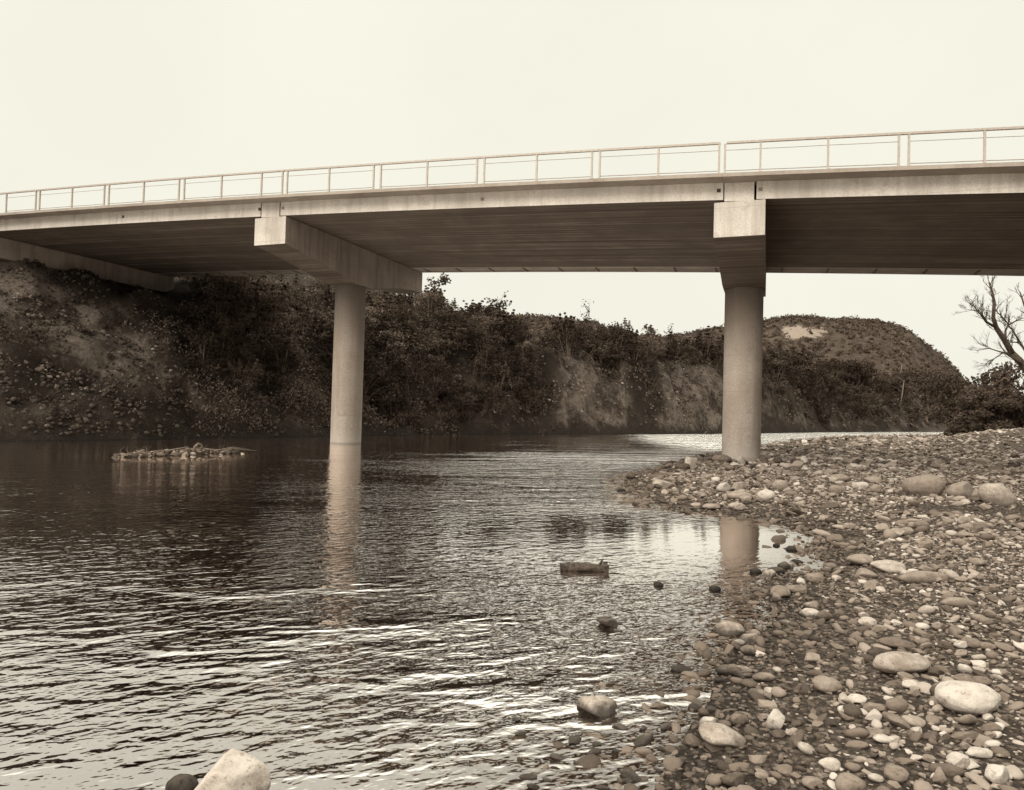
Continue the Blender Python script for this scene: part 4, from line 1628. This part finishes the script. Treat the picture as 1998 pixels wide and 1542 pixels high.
# railing
rail = bpy.data.objects.new('railing', None)
link(rail)
rail.parent = bridge
RT = -OV + 0.09
posts = [-28.67, -26.93, -26.71, -24.9, -23.17, -22.93, -21.16, -19.45, -19.2, -17.49, -15.74, -14.86, -14.66, -12.97, -11.27, -11.0, -9.33, -7.63,
         -7.39, -5.71, -4.04, -3.81, -2.15, -.53, -.38, .52, 2.15, 3.75, 3.97, 5.56, 7.3, 7.53, 9.2, 10.9, 11.13, 12.9]
pme = None
for s in posts:
    q = 0.026
    if pme is None:
        mb = MB()
        hgt = ZR - ZC - .05
        pr = [(U * a + T * b) for a, b in ((-q, -q), (q, -q), (q, q), (-q, q))]
        fl = [(U * a + T * b) for a, b in ((-.07, -.06), (.07, -.06), (.07, .06), (-.07, .06))]
        mb.box8([p + np.array([0, 0, .012]) for p in pr] + [p + np.array([0, 0, hgt]) for p in pr])
        mb.box8([p + np.array([0, 0, -.01]) for p in fl] + [p + np.array([0, 0, .014]) for p in fl])
        po = mb.build('post', M['steel'], rail)
        pme = po
    else:
        po = pme.copy()
        link(po)
    po.location = tuple(bp3(s, RT, ZC))
for a, b in ((-31.0, -14.78), (-14.74, -.50), (-.34, 13.4)):
    mb = MB()
    prism(mb, a, b, [(RT - .035, ZR - .055), (RT - .035, ZR), (RT + .035, ZR), (RT + .035, ZR - .055)], 8)
    child(mb, 'top_rail', M['steel'], rail)
bays = [(a, b) for a, b in zip(posts[:-1], posts[1:]) if b - a > .5]
for z, r in ((ZR - .225, .008), (ZC + .085, .011)):
    for a, b in bays:
        mb = MB()
        mb.tube([bp3(a, RT, z), bp3((a + b) / 2, RT, z - .004), bp3(b, RT, z)], r, 5)
        child(mb, 'wire', M['wire'], rail)

# ------------------------------------------------------------------ world, sun, camera
SUN_EL, SUN_AZ = math.radians(32), math.radians(228)    # behind the camera, from the left
w = bpy.data.worlds.new('World')
S.world = w
w.use_nodes = True
nt = w.node_tree
nt.nodes.clear()
out = nt.nodes.new('ShaderNodeOutputWorld')
bg = nt.nodes.new('ShaderNodeBackground')
sky = nt.nodes.new('ShaderNodeTexSky')
sky.sky_type = 'NISHITA'
sky.sun_disc = False
sky.sun_elevation = SUN_EL
sky.sun_rotation = SUN_AZ
sky.dust_density = 5.0
bw = nt.nodes.new('ShaderNodeRGBToBW')
nt.links.new(sky.outputs[0], bw.inputs[0])
tc = nt.nodes.new('ShaderNodeTexCoord')
sx = nt.nodes.new('ShaderNodeSeparateXYZ')
nt.links.new(tc.outputs['Generated'], sx.inputs[0])
mr = nt.nodes.new('ShaderNodeMapRange')        # overcast: brighter overhead
mr.interpolation_type = 'SMOOTHSTEP'
mr.inputs['From Min'].default_value = 0.56
mr.inputs['From Max'].default_value = 0.95
mr.inputs['To Min'].default_value = 8.75
mr.inputs['To Max'].default_value = 24.0
nt.links.new(sx.outputs[2], mr.inputs['Value'])
ad = nt.nodes.new('ShaderNodeMath')
ad.operation = 'MULTIPLY_ADD'
nt.links.new(bw.outputs[0], ad.inputs[0])
ad.inputs[1].default_value = 0.02
nt.links.new(mr.outputs[0], ad.inputs[2])
vm = nt.nodes.new('ShaderNodeVectorMath')
vm.operation = 'SCALE'
vm.inputs[0].default_value = (1.045, 1.022, 0.885)
cn = nt.nodes.new('ShaderNodeTexNoise')       # faint uneven cloud
cn.inputs['Scale'].default_value = 2.2
cn.inputs['Detail'].default_value = 4
nt.links.new(tc.outputs['Generated'], cn.inputs['Vector'])
cm = nt.nodes.new('ShaderNodeMapRange')
cm.inputs['From Min'].default_value = 0.3
cm.inputs['From Max'].default_value = 0.7
cm.inputs['To Min'].default_value = 0.965
cm.inputs['To Max'].default_value = 1.03
nt.links.new(cn.outputs[0], cm.inputs['Value'])
mu = nt.nodes.new('ShaderNodeMath')
mu.operation = 'MULTIPLY'
added_veil = nt.nodes.new('ShaderNodeVectorMath')     # bright cloud patch added out of view to put glints on the water
added_veil.operation = 'DOT_PRODUCT'
ve, va = math.radians(60), math.radians(12)
added_veil.inputs[1].default_value = (math.sin(va) * math.cos(ve), math.cos(va) * math.cos(ve), math.sin(ve))
nt.links.new(tc.outputs['Generated'], added_veil.inputs[0])
vr = nt.nodes.new('ShaderNodeMapRange')
vr.interpolation_type = 'SMOOTHSTEP'
vr.inputs['From Min'].default_value = math.cos(math.radians(29))
vr.inputs['From Max'].default_value = math.cos(math.radians(8))
vr.inputs['To Min'].default_value = 0.0
vr.inputs['To Max'].default_value = 12.0
nt.links.new(added_veil.outputs['Value'], vr.inputs['Value'])
av = nt.nodes.new('ShaderNodeMath')
av.operation = 'ADD'
nt.links.new(ad.outputs[0], av.inputs[0])
nt.links.new(vr.outputs[0], av.inputs[1])
nt.links.new(av.outputs[0], mu.inputs[0])
nt.links.new(cm.outputs[0], mu.inputs[1])
nt.links.new(mu.outputs[0], vm.inputs['Scale'])
nt.links.new(vm.outputs[0], bg.inputs['Color'])
bg.inputs['Strength'].default_value = 0.1
nt.links.new(bg.outputs[0], out.inputs[0])

sd = bpy.data.lights.new('sun', 'SUN')
sd.energy = 2.5
sd.angle = math.radians(24)
sd.color = (1.0, 0.95, 0.84)
so = link(bpy.data.objects.new('sun', sd))
sun_dir = Vector((math.sin(SUN_AZ) * math.cos(SUN_EL), math.cos(SUN_AZ) * math.cos(SUN_EL), math.sin(SUN_EL)))
so.rotation_euler = sun_dir.to_track_quat('Z', 'Y').to_euler()

cd = bpy.data.cameras.new('camera')
cd.sensor_width = 36.0
cd.lens = F / 1998 * 36.0
cd.clip_end = 6000
cd.clip_start = 0.05
co = link(bpy.data.objects.new('camera', cd))
fw = Vector((0, math.cos(PITCH), math.sin(PITCH)))
up = Vector((0, -math.sin(PITCH), math.cos(PITCH)))
rt = Vector((1, 0, 0))
r2 = rt * math.cos(ROLL) + up * math.sin(ROLL)
u2 = -rt * math.sin(ROLL) + up * math.cos(ROLL)
m = Matrix.Identity(4)
for i in range(3):
    m[i][0], m[i][1], m[i][2] = r2[i], u2[i], -fw[i]
m[2][3] = CAMH
co.matrix_world = m
S.camera = co

S.view_settings.view_transform = 'Standard'
S.view_settings.look = 'None'
S.view_settings.exposure = 0
S.view_settings.gamma = 1
S.cycles.max_bounces = 8
S.cycles.transparent_max_bounces = 8
S.cycles.use_denoising = True
